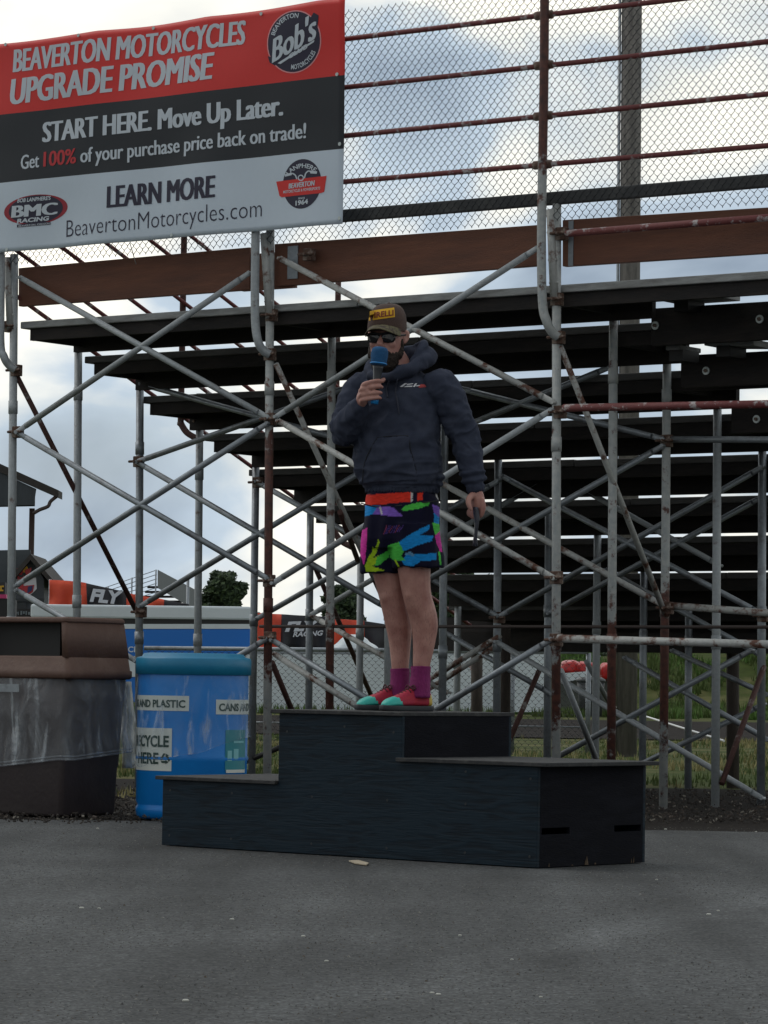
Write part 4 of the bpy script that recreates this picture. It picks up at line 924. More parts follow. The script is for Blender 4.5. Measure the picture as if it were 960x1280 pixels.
race_banner('race_banner', 'orange and black race banner with white lettering, behind the blue trailer roof',
            [(62, 98, 725, 727, 762, 763, 0), (98, 108, 727, 729, 763, 764, 0), (108, 158, 729, 740, 764, 766, 1), (158, 205, 741, 750, 766, 768, 0), (205, 236, 750, 755, 768, 769, 1)],
            [('FLY', (112, 751), (154, 755), 15, .05)], 86)
race_banner('race_banner', 'long orange and black race banner with white lettering, above the low chain link fence',
            [(322, 352, 766, 768, 818, 816, 0), (352, 410, 768, 771, 811, 815, 1), (410, 455, 773, 776, 818, 820, 0), (455, 500, 776, 783, 812, 818, 1), (500, 542, 783, 790, 818, 822, 1), (542, 572, 790, 793, 820, 822, 0), (572, 642, 794, 808, 818, 820, 1)],
            [('FLY', (356, 789), (400, 787), 11, .06), ('RACING', (366, 796), (404, 794), 6, .03)], 86)
bm = NB()
# small lumpy white shape at the fence
wt = tag(None or obj('white_tarpaulin', bm, M_tw), 'rounded white tarpaulin heap just above the low chain link fence', 'tarpaulin')
bm = NB()
for (x, y, rx, rz) in ((442, 826, 1.1, .7), (425, 828, .7, .5), (460, 828, .8, .5)):
    c = P(x, y, 84); add_ell(bm, c, V((rx * .5, 0, 0)), V((0, .5, 0)), V((0, 0, rz)), 14, 9)
wt.data = organic(bm, .06, 6); wt.data.materials.append(M_tw)
# far small metal stand
fs = thing('far_bleachers', V((P(215, 850, 100).x, 100, 0)), 'distant grey metal bleachers with wire railing, above the trailer roof', 'bleachers')
bm = NB(); pts = [P(197, 712, 100), P(244, 737, 100), P(246, 760, 100), P(233, 756, 100), P(197, 735, 100)]; add_prism(bm, pts[::-1], V((0, .3, 0))); obj('side_panel', bm, mat('grey metal sheet', (.25, .27, .28), .5, .3, var=.1), fs)
for (x, y) in ((135, 733), (165, 722), (195, 712)): 
    q = P(x, y, 100); bm = NB(); add_tube(bm, V((q.x, q.y, .5)), q, .025, seg=6); obj('rail_post', bm, M_galv, fs)
for k in range(6):
    bm = NB(); add_tube(bm, P(130, 735 + k * 5, 100), P(196, 712.5 + k * 5.5, 100), .012, seg=5); obj('rail', bm, M_galv, fs)
for k in range(5):
    bm = NB(); a, b = P(184 - k * 3, 735 + k * 6, 100.2), P(212 + k * 6, 735 + k * 6, 100.2); add_box(bm, a, b - a, V((0, .4, 0)), ZZ * .06); obj('bench_plank', bm, M_dkwood, fs)
bm = NB(); a = P(190, 760, 100.5); add_box(bm, V((a.x, a.y, 0)), V((1.0, 0, 0)), V((0, .5, 0)), ZZ * (a.z + .1)); obj('frame', bm, M_galv, fs)

# trees
def tree(label, px, ytop, ybase_w, Y, hw, seed, grp='trees far beyond the track'):
    rnd = random.Random(seed); q = P(px, ytop, Y); H = q.z; base = V((q.x, Y, ground_z(q.x, Y)))
    t = thing('broadleaf_tree', base, label, 'tree', grp)
    bm = NB(); add_path(bm, [base, base + V((.2, 0, H * .3)), base + V((0, .1, H * .7))], [.28, .2, .07], 8, 3); 
    for k in range(6):
        a = rnd.uniform(0, 6.28); add_path(bm, [base + ZZ * H * rnd.uniform(.25, .5), base + V((math.cos(a) * hw * .6, math.sin(a) * hw * .6, H * rnd.uniform(.5, .75)))], [.1, .04], 6, 1)
    obj('trunk', bm, mat('tree bark', (.06, .05, .04), .9), t)
    bm = NB(); cl = []
    for k in range(60):
        d = V((rnd.gauss(0, 1), rnd.gauss(0, 1), rnd.gauss(0, 1))).normalized() * rnd.uniform(.35, .78); low = k >= 40
        cl.append((base + V((d.x * hw * (1.25 if low else 1), d.y * hw, H - hw * (1.9 if low else .98) + d.z * hw * .95)), rnd.uniform(.22, .36) * hw))
    for c, r in cl:
        for i in range(170):
            d = V((rnd.gauss(0, 1), rnd.gauss(0, 1), rnd.gauss(0, 1))).normalized() * r * rnd.uniform(.55, 1.08); p = c + V((d.x, d.y, d.z * .75))
            if p.z > base.z + H + .1: continue
            s = rnd.uniform(.07, .16); e1 = V((rnd.gauss(0, 1), rnd.gauss(0, 1), rnd.gauss(0, 1))).normalized() * s; e2 = e1.orthogonal().normalized() * s * .6
            f = bm.faces.new([bm.verts.new(p - e1), bm.verts.new(p + e2), bm.verts.new(p + e1), bm.verts.new(p - e2)]); f.material_index = rnd.choice((0, 0, 1))
    obj('crown', bm, [mat('dark leaves', (.022, .042, .018), .8, var=.35), mat('lighter leaves', (.04, .07, .022), .8, var=.35)], t, normals=False)
tree('broad dark green tree just right of the distant bleachers', 279, 731, 0, 150, 1.15, 11)
tree('small dark tree behind the long orange banner, near its middle', 428, 757, 0, 120, .8, 13)
tree('dark tree showing under the seats to the right of the man', 560, 735, 0, 118, 1.1, 16)
tree('dark tree low under the seats near the middle scaffold posts', 600, 768, 0, 118, 1.0, 18)

rnd = random.Random(31); bm = NB()
for i in range(9000):
    px = rnd.uniform(560, 1040); Y = rnd.uniform(118, 122); top = 812 + 3.5 * noise.noise(V((px * .03, 1, 0))) + 1.5 * noise.noise(V((px * .15, 4, 0)))
    p = P(px, top + abs(rnd.gauss(0, 1)) * 6, Y)
    if p.z < .6: continue
    sz = rnd.uniform(.05, .12); e1 = V((rnd.gauss(0, 1), rnd.gauss(0, 1), rnd.gauss(0, 1))).normalized() * sz; e2 = e1.orthogonal().normalized() * sz * .6
    bm.faces.new([bm.verts.new(p - e1), bm.verts.new(p + e2), bm.verts.new(p + e1), bm.verts.new(p - e2)]).material_index = rnd.choice((0, 0, 1))
tag(obj('hedge', bm, [MATS['dark leaves'], MATS['lighter leaves']], normals=False), 'long dark hedge on top of the grassy bank under the right seats', 'hedge')
# announcer tower with a roof, and the small gabled kiosk below it
YT = 92
tw = thing('timber_tower', V((P(-30, 890, YT).x, YT, 0)), 'open sided grey timber tower with a pitched roof at the left edge', 'tower')
M_tim = mat('dark blue grey boards', (.055, .065, .075), .8, 0, (.04, .048, .055), 2, .4, .7, .3, 10, (8, 1, 1), .15); M_roof = mat('dark roof shingles', (.035, .032, .03), .85, 0, (.05, .045, .042), 8, .4, .7, .4, 12, var=.3)
bm = NB(); a, b, c = P(-130, 642, YT - 1), P(-50, 568, YT - 1), P(73, 622, YT - 1)
add_prism(bm, [b, c, c + ZZ * .2, b + ZZ * .24], V((0, 1.1, 0))); add_prism(bm, [a, b, b + ZZ * .24, a + ZZ * .2], V((0, 1.1, 0))); obj('roof', bm, M_roof, tw)
bm = NB(); add_prism(bm, [P(-130, 636, YT - .95), P(42, 631, YT - .95), P(45, 611, YT - .95), P(-50, 567, YT - .95)], V((0, .1, 0))); obj('gable_board', bm, M_tim, tw)
bm = NB(); card(bm, -130, 43, 625, 636, YT - .03, .16, slope=-.02); obj('beam', bm, M_tim, tw)
for px in (40, -60):
    q = P(px, 640, YT); bm = NB(); add_box(bm, V((q.x - .07, YT - .05, 0)), V((.14, 0, 0)), V((0, .14, 0)), ZZ * (q.z + .1)); obj('corner_post', bm, mat('brown post', (.07, .045, .04), .8), tw)
bm = NB(); pts = [P(x, y, YT - .9) for x, y in ((70, 621), (63, 627), (60, 633), (50, 637), (43, 641))]; add_path(bm, pts, .05, 8, 3); obj('gutter_pipe', bm, mat('brown gutter', (.06, .04, .036), .6), tw)
bm = NB(); pts = [P(-90, 590, YT - 1.05), P(74, 625, YT - 1.05)]; 
kq = thing('gabled_kiosk', V((P(10, 890, 88).x, 88, 0)), 'small grey gabled kiosk carrying a shield emblem, below the timber tower', 'kiosk')
M_ksk = mat('slate grey boards', (.065, .075, .085), .75, 0, (.05, .06, .07), 2, .4, .7, .2, 10, var=.12)
bm = NB(); a = P(18, 890, 88); add_prism(bm, [V((a.x, 88, 0)), V((P(55, 890, 88).x, 88, 0)), P(55, 724, 88), P(38, 697, 88), P(18, 722, 88)], V((0, 3.5, 0))); obj('wall', bm, M_ksk, kq)
bm = NB(); add_prism(bm, [P(38, 692, 87.7), P(68, 727, 87.7), P(66, 733, 87.7), P(38, 700, 87.7)], V((0, 4, 0))); add_prism(bm, [P(38, 692, 87.7), P(38, 700, 87.7), P(14, 728, 87.7), P(12, 722, 87.7)], V((0, 4, 0))); obj('roof', bm, M_roof, kq)
bm = NB(); add_prism(bm, [P(-60, 689, 88.6), P(38, 687, 88.6), P(38, 728, 88.6), P(-60, 729, 88.6)][::-1], V((0, .1, 0))); add_prism(bm, [P(-60, 728, 88.9), P(20, 728, 88.9), P(20, 890, 88.9), P(-60, 890, 88.9)], V((0, .1, 0))); obj('side_roof', bm, M_ksk, kq)
def kpoly(bm, pts, e, mi=0): f = bm.faces.new([bm.verts.new(P(x, y, 88 - e)) for x, y in pts]); f.material_index = mi
bm = NB()
kpoly(bm, [(20, 724), (45, 722), (46, 736), (40, 742), (33, 747), (26, 744), (20, 738)], .03, 0)
kpoly(bm, [(23, 733), (43, 731), (41, 740), (33, 745), (25, 741)], .05, 1); kpoly(bm, [(21.5, 728), (30, 726), (29, 735), (23, 736)], .07, 1); kpoly(bm, [(35, 733), (41, 732), (40, 738), (34, 742)], .07, 2)
kpoly(bm, [(24, 739), (30, 738), (32, 744), (27, 743)], .07, 2)
emb = obj('shield_emblem', bm, [M_bw, mat('emblem red', (.45, .03, .04), .5), mat('emblem navy', (.02, .03, .12), .5)], kq, normals=False)
bm = NB(); kpoly(bm, [(30 + 5.2 * math.cos(t), 711 + 4.6 * math.sin(t)) for t in [i * math.pi / 8 for i in range(16)]], .05); obj('sun_disc', bm, mat('emblem yellow', (.75, .42, .03), .5), emb, normals=False)
bm = NB(); kpoly(bm, [(21, 710), (24, 712), (27, 711), (29.5, 714), (27, 719), (23, 718), (21.5, 714)], .07); kpoly(bm, [(39.5, 709), (36, 711), (33, 711), (30.5, 714), (33, 719), (37, 717.5), (39, 713)], .07); obj('charging_figure', bm, MATS['emblem red'], emb, normals=False)
bm = NB(); 
for body, a, b in (('Red', (22, 725), (30, 724)), ('Bull', (31, 724), (40, 723))): put_text(bm, body, lambda s, t: P(a[0] + (b[0] - a[0]) * s, a[1] - (a[1] - b[1]) * s - 4.5 * t, 87.9), .03, maxlen=0)
obj('lettering', bm, MATS['emblem red'], emb, normals=False)
bm = NB(); card(bm, 16, 55, 748, 752, 87.93, .06); card(bm, 17, 33, 753, 761, 87.95, .04); obj('counter_shelf', bm, mat('dark counter', (.03, .035, .04), .7), kq)
bm = NB(); card(bm, 10, 55, 761, 775, 87.9, .08); sgn = obj('counter_sign', bm, M_black, kq)
bm = NB(); rnd = random.Random(2)
for k in range(11): card(bm, 19 + k * 3.2, 19 + k * 3.2 + rnd.uniform(1, 2.8), 763 + rnd.uniform(0, 2), 768 + rnd.uniform(-1, 1.5), 87.87, .02)
obj('pale_marks', bm, mat('dull sign print', (.16, .19, .21), .7), sgn)
ds = thing('dark_booth', V((P(-20, 890, 60).x, 60, 0)), 'black booth with a pink stripe and yellow mark, cut by the left edge', 'booth')
bm = NB(); card(bm, -80, 7, 748, 884, 60, 1.5); obj('wall', bm, M_black, ds)
bm = NB(); card(bm, -80, 7.5, 743, 748, 59.98, 1.5); obj('pink_stripe', bm, mat('pink stripe', (.5, .04, .16), .6), ds)
bm = NB(); card(bm, -80, 6, 728, 743, 60, 1.5); obj('upper_panel', bm, mat('charcoal panel', (.03, .03, .035), .7), ds)
bm = NB(); card(bm, -6, 4.5, 732, 734, 59.97, .03); card(bm, -6, 4, 737, 739, 59.97, .03); card(bm, 0, 2, 734, 737, 59.97, .03); obj('yellow_mark', bm, mat('yellow mark', (.6, .35, .03), .6), ds)
# red and white covered barrier at right
rb = thing('covered_barrier', V((P(730, 890, 82).x, 82, 0)), 'lumpy red cover over a white slanted panel, under the right seats', 'barrier')
bm = NB()
for (x0, x1, y0, y1) in ((700, 722, 826, 841), (720, 741, 828, 842), (750, 765, 829, 850)):
    p, q = P(x0, y1, 82), P(x1, y0, 82); c = (p + q) / 2; hx, hz = (q.x - p.x) / 2, (q.z - p.z) / 2
    add_loft(bm, [ering(c + ZZ * hz * u, V((hx * k, 0, 0)), V((0, .4 * k, 0)), 24, 4) for u, k in ((-1, .9), (-.6, 1), (.5, .98), (.85, .85), (1, .5))])
me = organic(bm, .025, 3); folds_ = [setattr(v, 'co', v.co + v.normal * .05 * noise.noise(v.co * 4)) for v in me.vertices]; o = link('red_cover', me, mat('red tarpaulin', (.5, .02, .02), .35, 0, (.35, .015, .015), 3, .4, .6, .5, 8), rb)
bm = NB(); add_prism(bm, [P(698, 842, 81.2), P(748, 838, 81.2), P(744, 845, 81.2), P(700, 854, 81.2)][::-1], V((0, .2, 0))); obj('white_panel', bm, M_tw, rb)
bm = NB(); card(bm, 700, 762, 846, 890, 82.2, .3); obj('base', bm, mat('dull grey base', (.1, .11, .1), .8), rb)
gb = thing('trash_can', V((P(738, 890, 80).x, 80, 0)), 'dark grey upright trash can on the grass behind the scaffold posts', 'trash can')
bm = NB(); q = P(738, 890, 80); add_loft(bm, [ering(V((q.x, 80, z)), V((r, 0, 0)), V((0, r, 0)), 20, 4) for r, z in ((.27, 0), (.30, .5), (.33, .82))]); obj('body', bm, mat('dark grey plastic', (.05, .055, .06), .6), gb)
bm = NB(); add_loft(bm, [ering(V((q.x, 80, z)), V((r, 0, 0)), V((0, r, 0)), 20, 4) for r, z in ((.35, .82), (.35, .87), (.26, .93))]); obj('lid', bm, mat('dark grey lid', (.06, .065, .07), .5), gb)
sh = thing('distant_shed', V((P(900, 830, 130).x, 130, 0)), 'long pale concrete wall far behind the grassy bank at right', 'wall')
bm = NB(); a, b = P(845, 809, 130), P(1010, 812, 130); add_prism(bm, [V((a.x, 130, .5)), V((b.x, 130, .5)), b + ZZ * .3, a + ZZ * .3], V((0, .5, 0))); obj('wall', bm, mat('pale concrete', (.4, .4, .37), .8), sh)
fr = thing('goal_frame', V((P(832, 845, 95).x, 95, ground_z(11, 95))), 'white tube frame on the grassy bank at right', 'frame')
for (a, b) in (((811, 850), (811, 824)), ((855, 850), (855, 825)), ((811, 824), (855, 825)), ((833, 850), (833, 824))):
    bm = NB(); add_tube(bm, P(*a, 95), P(*b, 95), .03, seg=6); obj('tube', bm, M_galv, fr)
bm = NB(); p, q = G(770, 886), G(905, 928); p = P(770, 884, 44); q = P(905, 926, 30.5); add_tube(bm, V((p.x, p.y, max(.03, p.z))), V((q.x, q.y, max(.03, q.z))), .010, seg=8)
tag(obj('white_pole', bm, M_white), 'thin white pole lying on the ground among the right scaffold posts', 'pole')

# litter on the asphalt
M_chip = mat('pale debris', (.5, .5, .46), .8, var=.15)
bm = NB(); a = G(436, 1079); pts = [G(436, 1078), G(448, 1077.5), G(461, 1081), G(458, 1083), G(444, 1081)]; add_prism(bm, [p + ZZ * .004 for p in pts], ZZ * .005)
tag(obj('paper_scrap', bm, mat('tan paper', (.42, .36, .27), .8)), 'tan scrap of paper on the asphalt in front of the podium', 'litter')
for (x, y) in ((122, 1036), (379, 1171), (886, 1144), (898, 1139), (821, 1100), (548, 1244), (540, 1242), (676, 1247), (408, 1202), (102, 1136), (124, 1136), (290, 1150), (154, 1282), (832, 1037), (945, 1040), (232, 1252), (575, 1170), (640, 1200)):
    c = G(x, y); bm = NB(); s = .0065 * random.uniform(.7, 1.4); add_ell(bm, c + ZZ * s * .3, V((s, s * .3, 0)), V((-s * .2, s * .7, 0)), V((0, 0, s * .5)), 7, 5)
    tag(obj('pebble', bm, M_chip, origin=c), 'small pale pebble lying loose on the dark asphalt', 'pebble', 'pale pebbles scattered on the asphalt')

# ------------------------------------------------------------------ the man with the microphone
mc = pat((uC0 + uC1) / 2 + .02, PD / 2 - .02, hC); YM = mc.y
def M(px, py, dy=0.0): return P(px, py, YM + dy)
def dirv(yaw): return V((math.sin(R(yaw)), -math.cos(R(yaw)), 0))     # yaw<0 turns towards picture left
BF = dirv(-24); BL = V((-BF.y, BF.x, 0)); BL = BL if BL.x > 0 else -BL        # chest direction, his left
HF = (dirv(-17) + V((0, 0, -.06))).normalized(); HL = V((0, 0, 1)).cross(HF).normalized(); HL = HL if HL.x > 0 else -HL; HU = HF.cross(HL); HU = HU if HU.z > 0 else -HU
S = YM / F     # metres per photo pixel at the man
skin = bpy.data.materials.new('skin'); skin.use_nodes = True; t = skin.node_tree; b = t.nodes['Principled BSDF']
b.inputs['Roughness'].default_value = .55; b.inputs['Subsurface Weight'].default_value = .08; b.inputs['Subsurface Radius'].default_value = (.02, .008, .004)
tcn = N('ShaderNodeTexCoord', t); nz = N('ShaderNodeTexNoise', t); nz.inputs['Scale'].default_value = 14; nz.inputs['Detail'].default_value = 5; lk(t, tcn.outputs['Object'], nz.inputs['Vector'])
rr = N('ShaderNodeValToRGB', t); rr.color_ramp.elements[0].position = .3; rr.color_ramp.elements[0].color = (.30, .125, .105, 1); rr.color_ramp.elements[1].position = .7; rr.color_ramp.elements[1].color = (.47, .25, .205, 1)
lk(t, nz.outputs[0], rr.inputs[0])
mh = N('ShaderNodeMapping', t); mh.inputs['Scale'].default_value = (230, 230, 60); mh.inputs['Rotation'].default_value = (0, .25, 0); lk(t, tcn.outputs['Object'], mh.inputs[0])
nh = N('ShaderNodeTexNoise', t); nh.inputs['Scale'].default_value = 1; nh.inputs['Detail'].default_value = 2; lk(t, mh.outputs[0], nh.inputs['Vector'])
rh = N('ShaderNodeMapRange', t); rh.inputs[1].default_value = .56; rh.inputs[2].default_value = .70; rh.inputs[3].default_value = 0; rh.inputs[4].default_value = .38; lk(t, nh.outputs[0], rh.inputs[0])
sz_ = N('ShaderNodeSeparateXYZ', t); lk(t, tcn.outputs['Object'], sz_.inputs[0]); lo_z = N('ShaderNodeMapRange', t); lo_z.inputs[1].default_value = .62; lo_z.inputs[2].default_value = .52; lk(t, sz_.outputs[2], lo_z.inputs[0])
mu = N('ShaderNodeMath', t); mu.operation = 'MULTIPLY'; lk(t, rh.outputs[0], mu.inputs[0]); lk(t, lo_z.outputs[0], mu.inputs[1])
hm = N('ShaderNodeMix', t); hm.data_type = 'RGBA'; hm.inputs[7].default_value = (.07, .04, .028, 1); lk(t, mu.outputs[0], hm.inputs[0]); lk(t, rr.outputs[0], hm.inputs[6]); lk(t, hm.outputs[2], b.inputs['Base Color'])
nb = N('ShaderNodeTexNoise', t); nb.inputs['Scale'].default_value = 220; nb.inputs['Detail'].default_value = 4; lk(t, tcn.outputs['Object'], nb.inputs['Vector'])
bp = N('ShaderNodeBump', t); bp.inputs['Strength'].default_value = .25; bp.inputs['Distance'].default_value = .003; lk(t, nb.outputs[0], bp.inputs['Height']); lk(t, bp.outputs[0], b.inputs['Normal'])
bm = NB()
HC = M(484, 420)                       # head centre
def hp(l, f, u): return HC + HL * l + HF * f + HU * u
# skull and jaw
add_loft(bm, [ering(hp(0, f, u), HL * a, HF * c, 20, p) for (u, f, a, c, p) in
              ((-.150, .030, .018, .022, 2), (-.142, .030, .040, .045, 2), (-.120, .025, .057, .068, 2.2), (-.09, .018, .066, .082, 2.2), (-.055, .010, .071, .090, 2.2), (-.02, .004, .074, .094, 2.2),
               (.02, .0, .076, .095, 2.2), (.055, -.002, .077, .096, 2.1), (.09, -.004, .068, .086, 2), (.112, -.006, .045, .06, 2), (.122, -.006, .015, .02, 2))])
add_path(bm, [hp(0, .090, -.002), hp(0, .104, -.022), hp(0, .114, -.040), hp(0, .106, -.052)], [.009, .012, .0155, .012], 10, 3)      # nose
for s in (-1, 1):
    add_ell(bm, hp(s * .012, .100, -.050), HL * .0095, HF * .010, HU * .008, 10, 6)
    add_ell(bm, hp(s * .036, .072, -.040), HL * .026, HF * .022, HU * .024, 12, 8)         # cheek
    add_ell(bm, hp(s * .032, .084, .012), HL * .026, HF * .012, HU * .010, 12, 6)          # brow
    add_path(bm, [hp(s * .078, -.012, .022), hp(s * .088, -.022, .012), hp(s * .087, -.024, -.012), hp(s * .078, -.010, -.032)], [.010, .013, .011, .009], 8, 3)    # ear
    add_ell(bm, hp(s * .080, -.012, -.006), HL * .006, HF * .016, HU * .026, 10, 6)
add_ell(bm, hp(0, .094, -.076), HL * .026, HF * .011, HU * .007, 12, 6); add_ell(bm, hp(0, .092, -.088), HL * .022, HF * .011, HU * .008, 12, 6)    # lips
add_ell(bm, hp(0, .078, -.124), HL * .024, HF * .022, HU * .02, 12, 6)                      # chin
add_path(bm, [hp(0, -.012, -.07), M(494, 452, .02), M(500, 470, .02), M(500, 500, .02)], [.062, .062, .07, .10], 16, 3)      # neck
# torso (under the clothes)
add_loft(bm, [ering(M(x, y), BL * a, BF * c, 20) for (x, y, a, c) in ((500, 466, .08, .07), (500, 478, .17, .09), (498, 520, .175, .11), (497, 570, .165, .115), (502, 615, .135, .09), (502, 650, .15, .10), (501, 680, .15, .10))])
# arms
RS, RE, RWr = M(451, 485, .085), M(430, 541, .02), M(450, 505, -.17)
LS, LE, LWr = M(556, 484, -.07), M(582, 550, -.06), M(594, 609, -.11)
add_path(bm, [RS, RS.lerp(RE, .5), RE], [.05, .048, .042], 12, 3); add_path(bm, [RE, RE.lerp(RWr, .4), RWr], [.042, .042, .028], 12, 3)
add_path(bm, [LS, LS.lerp(LE, .5), LE, LE.lerp(LWr, .4), LWr], [.05, .048, .042, .042, .028], 12, 3)
# legs: thigh, knee, calf, ankle
RK, RA, LK_, LA = M(491, 744, .055), M(500, 842, .075), M(521, 742, -.05), M(526, 838, -.045)
add_path(bm, [M(478, 672, .06), M(485, 712, .05), RK, M(498, 778, .075), M(500, 806, .08), RA, M(499.5, 862, .075)], [.088, .074, .065, .062, .050, .037, .030], 18, 6)
add_path(bm, [M(515, 668, -.05), M(517.5, 708, -.055), LK_, M(530, 776, -.03), M(530, 802, -.03), LA, M(524.5, 862, -.045)], [.09, .077, .066, .063, .052, .037, .030], 18, 6)
for (k, dx) in ((RK, -.008), (LK_, -.010)):
    ff = dirv(-38); add_ell(bm, k + ff * .026 + ZZ * .004, V((-ff.y, ff.x, 0)) * .046, ff * .044, ZZ * .055, 16, 10)     # kneecap
# feet inside the shoes
FR, FL_ = dirv(-55), dirv(-50)
heelR, heelL = V((*M(500, 880, .075).xy, hC)), V((*M(528, 880, -.045).xy, hC))
for h, f in ((heelR, FR), (heelL, FL_)): add_path(bm, [h + ZZ * .07, h + f * .05 + ZZ * .05, h + f * .15 + ZZ * .035], [.016, .017, .012], 10, 3)
# right hand closed round the microphone
MT, MB_ = M(474, 447, -.205), M(468, 504, -.215)         # mic axis: foam centre, bottom
mx_ = (MB_ - MT).normalized()
CAMD = V((0, -1, 0)); RT = V((1, 0, 0))
def ma(py): k = (py - 447) / (504 - 447); return MT + (MB_ - MT) * k
palm0 = RWr; 
add_path(bm, [RWr + (RWr - RE).normalized() * -.02, RWr, M(453, 498, -.200), M(457, 490, -.215)], [.028, .028, .036, .034], 12, 3, .72, (V((1, .35, .2))).normalized())
hs = .016        # handle radius
for i, (py, kx, ky, ln) in enumerate(((478, 455, 481, 1.0), (485, 452.5, 487, 1.06), (492.5, 452, 493.5, 1.0), (499, 453, 500, .86))):
    a = ma(py); kn = M(kx, ky, -.235); r = (.0098, .0100, .0096, .0086)[i]
    p1 = a + RT * (-.026) + CAMD * .020 - ZZ * 0; p2 = a + RT * (-.004) + CAMD * (.030 * ln) + ZZ * .003; p3 = a + RT * .018 + CAMD * .020 + ZZ * .005; p4 = a + RT * .027 + CAMD * .002 + ZZ * .004
    add_path(bm, [M(kx - 1.5, ky + 4, -.205), kn, p1.lerp(kn, .35), p2, p3, p4], [r * 1.35, r * 1.3, r * 1.15, r * 1.05, r, r * .8], 10, 3)
a = ma(476); add_path(bm, [M(455, 494, -.19), a + RT * -.02 + CAMD * -.03 - ZZ * .02, a + RT * .008 + CAMD * -.028, a + RT * .026 + CAMD * -.010 + ZZ * .003, a + RT * .032 + CAMD * .006 + ZZ * .006], [.017, .014, .012, .011, .009], 10, 3)      # thumb behind the handle
# left hand, loosely closed, pointing down
hd = (LWr - LE).normalized()
add_path(bm, [LWr - hd * .03, LWr, M(596, 620, -.115), M(598, 632, -.125)], [.028, .028, .040, .041], 14, 3, .62, V((.75, .6, 0)).normalized())
for i in range(4):
    o = V((-.75, .55, 0)).normalized(); fwd = V((.5, -.8, 0)).normalized()      # towards palm / towards index side
    b0 = M(598, 632, -.125) + fwd * (.030 - .0195 * i) - ZZ * .004; r = (.0100, .0104, .0098, .0088)[i]; ln = (1, 1.1, 1.02, .85)[i]
    add_path(bm, [b0 + ZZ * .028, b0 - o * .006 - ZZ * .006, b0 + o * .004 - ZZ * .040 * ln, b0 + o * .026 - ZZ * .046 * ln, b0 + o * .036 - ZZ * .028, b0 + o * .030 - ZZ * .010], [r * 1.25, r * 1.3, r * 1.1, r * 1.05, r, r * .8], 10, 3)
wb = M(592, 618, -.13); add_path(bm, [wb, wb + V((-.022, -.026, -.022)), wb + V((-.022, -.036, -.048)), wb + V((-.012, -.036, -.070))], [.017, .0145, .0125, .0095], 10, 3)     # thumb
me = organic(bm, .0042, 3, .45)
body = link('person', me, skin, None, origin=V((mc.x, mc.y, hC)))
tag(body, 'man in charcoal hoodie, colourful shorts and cap speaking into a microphone on the podium', 'person')

def folds(me, fn):
    me.update(); nn = [v.normal.copy() for v in me.vertices]
    for v, n in zip(me.vertices, nn): v.co += n * fn(v.co, n)
    me.update()
# ---- hoodie
bm = NB()
add_loft(bm, [ering(M(x, y, d), BL * (a), BF * c, 36, p) for (x, y, a, c, d, p) in
              ((502, 618, .170, .128, 0, 2.1), (502, 612, .178, .132, 0, 2.1), (501, 604, .194, .142, 0, 2.1), (499, 592, .206, .154, 0, 2.1), (496.5, 575, .209, .156, 0, 2.1), (496, 555, .205, .148, 0, 2.1), (496.5, 535, .199, .140, 0, 2.1),
               (498, 512, .194, .134, 0, 2.1), (499, 494, .188, .126, .0, 2.1), (499, 481, .172, .112, .01, 2.1), (499, 472, .142, .098, .015, 2.1), (499, 464, .102, .086, .02, 2), (499, 457, .075, .075, .02, 2))])
add_path(bm, [RS + V((.03, 0, 0)), RS, RS.lerp(RE, .45) + V((-.006, 0, 0)), RE + V((.004, .012, .004))], [.066, .070, .072, .070], 20, 5)
add_path(bm, [RE + V((.004, .012, .004)), RE.lerp(RWr, .35) - ZZ * .008, RE.lerp(RWr, .70) - ZZ * .004, RE.lerp(RWr, .93)], [.068, .066, .054, .041], 20, 5)
add_path(bm, [RE.lerp(RWr, .86), RE.lerp(RWr, .98)], [.040, .038], 18, 1)
add_path(bm, [LS - V((.04, 0, 0)), LS + V((-.004, 0, -.004)), LS.lerp(LE, .5) + V((.0, 0, 0)), LE, LE.lerp(LWr, .45) + V((.002, 0, 0)), LE.lerp(LWr, .82), LE.lerp(LWr, .93)], [.074, .077, .072, .065, .059, .053, .045], 20, 5)
add_path(bm, [LE.lerp(LWr, .88), LE.lerp(LWr, 1.02)], [.046, .043], 18, 1)
